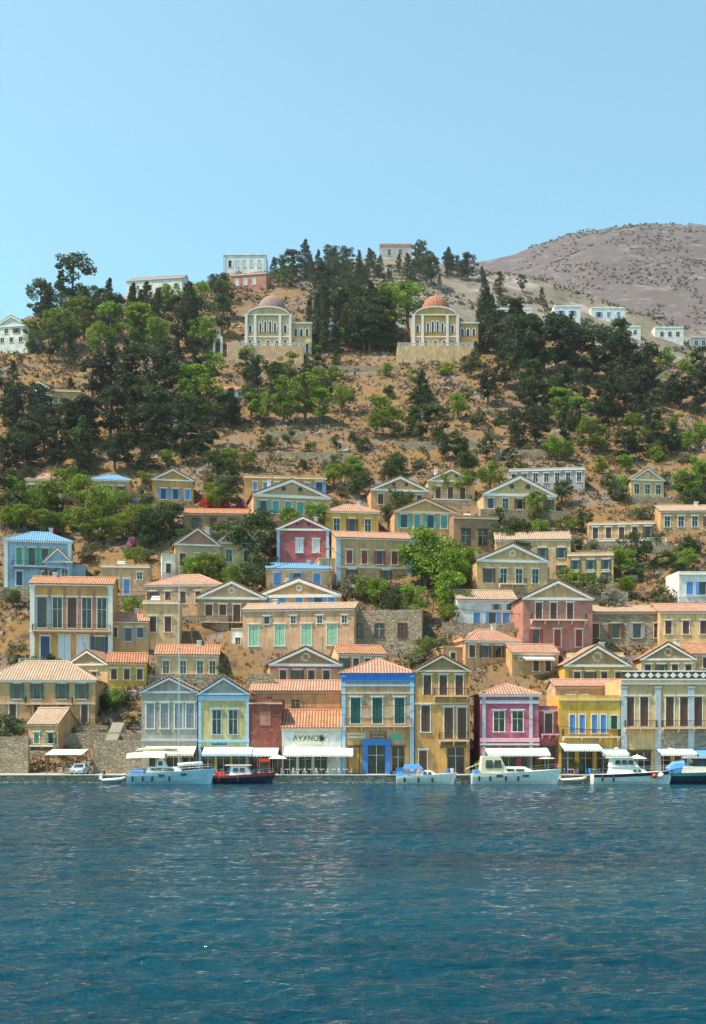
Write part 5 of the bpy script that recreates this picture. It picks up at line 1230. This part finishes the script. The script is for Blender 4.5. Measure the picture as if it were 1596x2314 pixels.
def line(label, a, b, sag, name='mooring_line', r=.018, mat=None, cat='rope'):
    a, b = Vector(a), Vector(b); n = 10
    pts = [a.lerp(b, k / n) - Vector((0, 0, sag * math.sin(math.pi * k / n))) for k in range(n + 1)]
    tag(obj(name, MB().tube(pts, r, 4), mat or ROPE), label, cat)
def wq(x, y, Y): return tuple(wpt(x, y, Y))
line('mooring rope from the stern of the pale blue sailing boat', wq(291, 1741, -3.2), wq(292, 1752, .6), .1)
line('mooring rope from the bow of the pale blue sailing boat', wq(474, 1732, -3.2), wq(500, 1752, .6), .25)
line('mooring rope from the motor yacht stern to the quay', wq(1340, 1747, -3.0), wq(1316, 1752, .6), .2)
# ---------------------------------------------------------------- car
cp_ = wpt(181, QB, 3.4); cp_.z = 1.0
car = thing('parked_car', 'pale blue hatchback facing the water under the lean-to shelter', 'car', cp_)
CP = M('car_paint', (.42, .55, .66), .25, .3)
prof = [(-2.0, .32), (-2.05, .62), (-1.9, .82), (-1.0, .98), (-.35, 1.42), (.3, 1.5), (1.2, 1.45), (1.85, 1.0), (1.98, .6), (1.9, .3)]
def carring(sc, dx=0):
    return [(dx, y, .3 + (z - .3) * sc) for y, z in prof]
bd = MB().loft([[(x, y * f, z) if z < .99 else (x * .80, y * f, z) for y, z in prof] for x, f in ((-.86, .97), (-.80, 1.0), (.80, 1.0), (.86, .97))], close=True)
obj('body', bd, CP, car, fix=True)
obj('windscreen', MB().slab([(-.66, -1.0, 1.015), (.66, -1.0, 1.015), (.58, -.42, 1.41), (-.58, -.42, 1.41)], .02), glass(), car)
for sx in (-1, 1):
    obj('window', MB().slab([(sx * .872, -.7, 1.0), (sx * .872, 1.3, 1.0), (sx * .71, 1.05, 1.38), (sx * .71, -.3, 1.38)][::sx], .02), glass(), car)
    obj('headlight', MB().box(sx * .58 - .17, sx * .58 + .17, -2.06, -1.98, .66, .8), M('lamp_glass', (.7, .7, .7), .15), car)
    obj('mirror', MB().box(sx * .95 - .1, sx * .95 + .1, -.75, -.6, .98, 1.12), CP, car)
    for y in (-1.3, 1.25):
        wh = MB().lathe([(.18, -.1), (.32, -.1), (.33, 0), (.32, .1), (.18, .1)], n=16)
        wh.v = [(z, x, y2) for x, y2, z in wh.v]
        o = obj('wheel', wh, RUB, car, loc=(sx * .76, y, .33))
        rm = MB().lathe([(.01, -.06), (.19, -.06), (.19, .06), (.01, .06)], n=12); rm.v = [(z, x, y2) for x, y2, z in rm.v]; obj('rim', rm, STEEL, o)
obj('grille', MB().box(-.4, .4, -2.08, -2.0, .44, .6), RUB, car); obj('number_plate', MB().box(-.26, .26, -2.1, -2.082, .46, .57), WHT, car)
# ---------------------------------------------------------------- quayside things
FR = {k: M('chair_' + k, c, .6) for k, c in dict(blue=(.05, .22, .50), white=(.7, .69, .66), red=(.42, .05, .05), wood=(.30, .18, .09), teal=(.05, .32, .36)).items()}
def chair(x, Y, rz, col, label):
    key = ('chair', col)
    if key not in CACHE:
        s_ = MB().box(-.21, .21, -.21, .21, .43, .47); bk = MB().box(-.21, .21, .17, .21, .62, .9); lg = MB()
        for a in (-.19, .19):
            lg.box(a - .02, a + .02, -.21, -.17, 0, .43); lg.box(a - .02, a + .02, .17, .21, 0, .43); bk.box(a - .02, a + .02, .171, .209, .471, .62)
        CACHE[key] = (s_.mesh('seat'), bk.mesh('backrest'), lg.mesh('legs'))
    t = thing('cafe_chair', label, 'chair', (x, Y, 1.0), rz, 'chairs of the quayside cafes')
    for n, me in zip(('seat', 'backrest', 'leg_frame'), CACHE[key]): link(n, me, FR[col], t)
def table(x, Y, label, cloth):
    t = thing('cafe_table', label, 'table', (x, Y, 1.0), 0, 'tables of the quayside cafes')
    obj('tabletop', MB().box(-.4, .4, -.4, .4, .70, .74), FR[cloth], t); obj('leg', MB().tube([(0, 0, 0), (0, 0, .7)], .035, 6), STEEL, t); obj('base', MB().lathe([(.01, .04), (.24, .02), (.25, 0)], n=10), STEEL, t)
cn_ = 0
ORD = ['first', 'second', 'third', 'fourth', 'fifth', 'sixth', 'seventh', 'eighth']
for grp, (x0, x1, n, col, cl, where) in enumerate(((650, 780, 6, 'white', 'white', 'under the white tavern awning'), (472, 560, 4, 'blue', 'teal', 'in front of the pale yellow house'), (1108, 1222, 4, 'wood', 'red', 'under the magenta house awning'), (1290, 1390, 3, 'blue', 'white', 'in front of the bright yellow house'))):
    for k in range(n):
        p = wpt(x0 + (x1 - x0) * k / (n - 1), QB, 3.6)
        table(p.x, 3.6, f'{ORD[k]} {cl} topped cafe table from the left {where}', cl)
        for q, (dx, dy, rz) in enumerate(((-.68, .1, R(90)), (.68, -.05, R(-90)))):
            chair(p.x + dx, 3.6 + dy, rz + random.uniform(-.3, .3), col, f'{col} chair {"left" if q == 0 else "right"} of the {ORD[k]} table {where}')
def umbrella(x, Y, label, col):
    p = wpt(x, QB, Y); t = thing('parasol', label, 'parasol', (p.x, Y, 1.0))
    obj('pole', MB().tube([(0, 0, 0), (0, 0, 2.6)], .03, 6), STEEL, t); m = MB()
    for k in range(8):
        a, b = 2 * math.pi * k / 8, 2 * math.pi * (k + 1) / 8; m.poly([(1.4 * math.cos(a), 1.4 * math.sin(a), 2.15), (1.4 * math.cos(b), 1.4 * math.sin(b), 2.15), (0, 0, 2.7)])
    obj('canopy', m, clothmat(col), t); obj('base', MB().lathe([(.01, .1), (.25, .08), (.3, 0)], n=10), STEEL, t)
up_ = 0
umbrella(628, 4.6, 'white parasol between the red cooler and the tavern tables', 'white'); umbrella(1232, 4.4, 'cream parasol right of the magenta house awning', 'cream'); umbrella(1440, 4.4, 'white parasol in front of the diamond frieze house', 'white')
kp = wpt(598, QB, 3.0)
t = thing('drinks_cooler', 'bright red upright drinks cooler on the quay before the red brown house', 'cooler', (kp.x, 3.0, 1.0))
obj('body', MB().box(-.75, .75, 0, .8, .05, 2.15), M('cooler_red', (.62, .03, .02), .35), t); obj('door', MB().box(-.62, .62, -.03, -.002, .35, 1.7), glass(), t); obj('header', MB().box(-.75, .75, -.06, -.002, 1.75, 2.15), M('cooler_red', (.62, .03, .02), .35), t)
def crate(x, Y, z, label, col):
    p = wpt(x, QB, Y); m = MB(); m.box(-.5, .5, -.3, .3, 0, .04)
    for zz in (.06, .2, .34):
        m.box(-.5, .5, -.3, -.27, zz, zz + .1); m.box(-.5, .5, .27, .3, zz, zz + .1); m.box(-.5, -.47, -.269, .269, zz, zz + .1); m.box(.47, .5, -.269, .269, zz, zz + .1)
    for a in (-.49, .46):
        for b_ in (-.29, .26): m.box(a, a + .03, b_, b_ + .03, .041, .46)
    o = obj('fish_crate', m, FR[col], loc=(p.x, Y, z)); tag(o, label, 'crate', 'fish crates on the quay')
for k, (x, z, l) in enumerate(((894, 1.1, 'blue crate nearest the blue doorway on the quay'), (912, 1.1, 'blue crate second from the blue doorway'), (930, 1.1, 'blue crate farthest from the blue doorway'), (903, 1.57, 'blue crate lying on top of the other blue crates'))): crate(x, 1.0, z, l, 'blue')
for x, l in ((236, 'iron bollard left of the sailing boat stern'), (620, 'iron bollard before the red brown house'), (884, 'iron bollard left of the motorboat with blue covers'), (1188, 'iron bollard before the magenta house'), (1240, 'iron bollard left of the dinghy')):
    p = wpt(x, QB, .7); tag(obj('bollard', MB().lathe([(.16, 0), (.13, .3), (.2, .42), (.2, .5), (.01, .54)], n=10), M('iron', (.03, .03, .035), .6), loc=(p.x, .65, 1.1)), l, 'bollard', 'mooring bollards')
for x, l in ((1300, 'potted plant left of the bright yellow house doors'), (1216, 'potted plant beside the magenta awning'), (1082, 'potted plant left of the magenta house')):
    p = wpt(x, QB, 5.2); t = thing('potted_plant', l, 'potted plant', (p.x, 5.2, 1.0)); obj('pot', MB().lathe([(.2, 0), (.3, .55), (.33, .6), (.27, .6)], n=10), M('terracotta', (.45, .18, .09), .8), t)
    m = MB(); leaves(m, random.Random(int(x)), (0, 0, 1.25), .6, 240, .12, 1.1, .3); obj('foliage', m, LEAF['bright'], t)
for x, Y, c_k, l in ((474, 1.6, 'yellow', 'yellow green bucket on the quay near the sailing boat bow'), (586, 1.5, 'teal', 'teal bucket left of the red drinks cooler'), (612, 1.6, 'teal', 'teal bucket right of the red drinks cooler'), (956, 1.7, 'orange', 'orange plastic tub beside the blue crates'), (1012, 1.8, 'blue', 'blue plastic barrel before the ochre balcony house'), (1022, 1.9, 'white', 'white plastic barrel before the ochre balcony house'), (1334, 1.8, 'blue', 'blue plastic barrel behind the motor yacht stern')):
    p = wpt(x, QB, Y); hgt = .9 if 'barrel' in l else .45
    m = MB().lathe([(.01, 0), (.2, .0), (.24, hgt * .5), (.25, hgt), (.23, hgt), (.2, hgt * .6), (.01, hgt * .55)], n=12)
    o = obj('barrel' if 'barrel' in l else 'bucket', m, M('plastic_' + c_k, dict(yellow=(.45, .55, .05), teal=(.03, .38, .42), orange=(.7, .25, .04), blue=(.04, .18, .5), white=(.7, .7, .68))[c_k], .4), loc=(p.x, Y, 1.004)); tag(o, l, 'barrel' if 'barrel' in l else 'bucket')
def scooter(x, Y, rz, col, label):
    p = wpt(x, QB, Y); t = thing('scooter', label, 'scooter', (p.x, Y, 1.0), rz)
    for wx in (-.6, .62):
        w_ = MB().lathe([(.14, -.05), (.23, -.05), (.25, 0), (.23, .05), (.14, .05)], n=14); w_.v = [(x2, z2, y2) for x2, y2, z2 in w_.v]
        o = obj('wheel', w_, RUB, t, loc=(wx, 0, .25)); h_ = MB().lathe([(.01, -.03), (.15, -.03), (.15, .03), (.01, .03)], n=10); h_.v = [(x2, z2, y2) for x2, y2, z2 in h_.v]; obj('rim', h_, STEEL, o)
    m = MB(); m.loft([[(-.85, -.14, .5), (-.85, .14, .5), (-.8, .12, .72), (-.8, -.12, .72)], [(-.3, -.17, .32), (-.3, .17, .32), (-.3, .15, .74), (-.3, -.15, .74)], [(.0, -.15, .26), (.0, .15, .26), (.0, .14, .36), (.0, -.14, .36)], [(.36, -.16, .27), (.36, .16, .27), (.40, .15, .38), (.40, -.15, .38)]], close=True)
    m.slab([(.38, -.2, .3), (.52, -.17, .95), (.52, .17, .95), (.38, .2, .3)], .05); obj('body', m, M('scooter_' + col, dict(red=(.5, .03, .03), grey=(.3, .31, .33), blue=(.05, .15, .4))[col], .3), t, fix=True)
    obj('seat', MB().tube([(-.82, 0, .76), (-.5, 0, .80), (-.2, 0, .77)], [.1, .14, .1], 8), RUB, t)
    hb_ = MB().tube([(.62, 0, .25), (.46, 0, 1.0)], .03, 6); hb_.tube([(.42, -.32, 1.05), (.46, 0, 1.0), (.42, .32, 1.05)], .02, 5); obj('handlebar', hb_, STEEL, t)
scooter(452, 4.2, .5, 'red', 'red scooter parked between the grey house and the pale yellow house'); scooter(944, 4.4, 2.4, 'grey', 'grey scooter parked at the foot of the ochre balcony house'); scooter(1256, 4.6, .9, 'blue', 'blue scooter parked left of the bright yellow house')
def pole(x, y, yt, label, arm=True):
    p = ground(x, y); s = (CAMD + p.y) / FPX; h = (y - yt) * s
    t = thing('utility_pole', label, 'utility pole', p); obj('pole', MB().tube([(0, 0, -.5), (0, 0, h)], .13, 6, .09), M('wood_post', (.2, .13, .08), .8), t)
    obj('crossarm', MB().box(-.9, .9, -.06, .06, h - .7, h - .55), M('wood_post', (.2, .13, .08), .8), t)
    return p + Vector((0, 0, h - .6))
a1 = pole(83, 1490, 1346, 'wooden utility pole left of the pilastered ochre house'); a2 = pole(1184, 1462, 1380, 'wooden utility pole beside the salmon house'); a3 = pole(745, 1346, 1232, 'wooden utility pole right of the deep rose house')
CAB = M('cable', (.012, .012, .012), .7)
line('black overhead cable from the ochre house pole to the pole by the rose house', a1, a3, 3.0, 'overhead_cable', .045, CAB, 'cable')
line('black overhead cable from the rose house pole to the pole beside the salmon house', a3, a2, 3.5, 'overhead_cable', .045, CAB, 'cable')
line('black cable sagging from the hipped tan house to the grey gable', wq(214, 1560, 26), wq(448, 1592, 6.2), 1.2, 'overhead_cable', .03, CAB, 'cable')
line('black cable strung from the peach house to the blue cornice house', wq(570, 1588, 6.2), wq(938, 1590, 6.2), .7, 'overhead_cable', .03, CAB, 'cable')
line('black cable sagging across the yellow house facade', wq(1062, 1574, 6.2), wq(1404, 1652, 6.2), 1.3, 'overhead_cable', .03, CAB, 'cable')
p1 = ground(900, 960); p2 = ground(1420, 1030)
line('thin cable crossing the bare slope under the church', wq(830, 985, 215), wq(1500, 1030, 190), 6, 'overhead_cable', .06, CAB, 'cable')
if fs:
    r_, sc, lx, lz = fs; sign(r_, lx(1168), lx(1192), lz(1494), lz(1484), CRM, BLK, ['FOR SALE'], .5)
# ---------------------------------------------------------------- light, air, camera
S = Vector((-.50, -.02, .866)).normalized() if False else Vector((-.50, -.15, .85)).normalized()
w = bpy.data.worlds.new('World'); SC.world = w; w.use_nodes = True
nt = w.node_tree; bg = nt.nodes['Background']
sky = nt.nodes.new('ShaderNodeTexSky'); sky.sky_type = 'NISHITA'; sky.sun_disc = False
sky.sun_elevation = math.asin(S.z); sky.sun_rotation = math.atan2(S.x, S.y)
sky.air_density = 1.0; sky.dust_density = .6; sky.ozone_density = 1.6; sky.altitude = 0
nt.links.new(mixrgb(nt, 1.0, sky.outputs[0], (.88, 1.24, 1.0), 'MULTIPLY'), bg.inputs[0]); bg.inputs[1].default_value = .12
ld = bpy.data.lights.new('sun', 'SUN'); ld.energy = 4.5; ld.angle = R(.53); ld.color = (1, .86, .66)
lo = bpy.data.objects.new('sun', ld); COL.objects.link(lo); lo.rotation_euler = (-S).to_track_quat('-Z', 'Y').to_euler()
HAZE = True
if HAZE:
    hb = MB().box(-2600, 2600, -320, 2600, -10, 1500)
    m = bpy.data.materials.new('haze_air'); m.use_nodes = True; nt = m.node_tree; nt.nodes.remove(nt.nodes['Principled BSDF'])
    pv = nt.nodes.new('ShaderNodeVolumePrincipled'); pv.inputs['Color'].default_value = (.80, .84, 1.0, 1); pv.inputs['Density'].default_value = .00007; pv.inputs['Anisotropy'].default_value = .3
    nt.links.new(pv.outputs[0], nt.nodes['Material Output'].inputs['Volume'])
    o = obj('haze', hb, m); o['kind'] = 'stuff'; o['label'] = 'thin bluish summer haze'
cd = bpy.data.cameras.new('camera'); co = bpy.data.objects.new('camera', cd); COL.objects.link(co); SC.camera = co
co.location = (0, -CAMD, CAMZ); co.rotation_euler = (R(90), 0, 0)
cd.sensor_fit = 'HORIZONTAL'; cd.sensor_width = 36; cd.lens = 36 * FPX / 1596
SC.render.resolution_x, SC.render.resolution_y = 706, 1024
cd.sensor_fit = 'AUTO'
cd.lens = 36 * FPX / 2314           # AUTO fit uses the longer (vertical) side
cd.shift_y = (HY - 1157) / 2314; cd.clip_start = .5; cd.clip_end = 9000
SC.view_settings.view_transform = 'Standard'; SC.view_settings.look = 'None'; SC.view_settings.exposure = 1.08; SC.view_settings.gamma = 1
SC.render.engine = 'CYCLES'; SC.cycles.max_bounces = 6; SC.cycles.diffuse_bounces = 3; SC.cycles.glossy_bounces = 3; SC.cycles.transmission_bounces = 3; SC.cycles.volume_bounces = 0; SC.cycles.transparent_max_bounces = 4
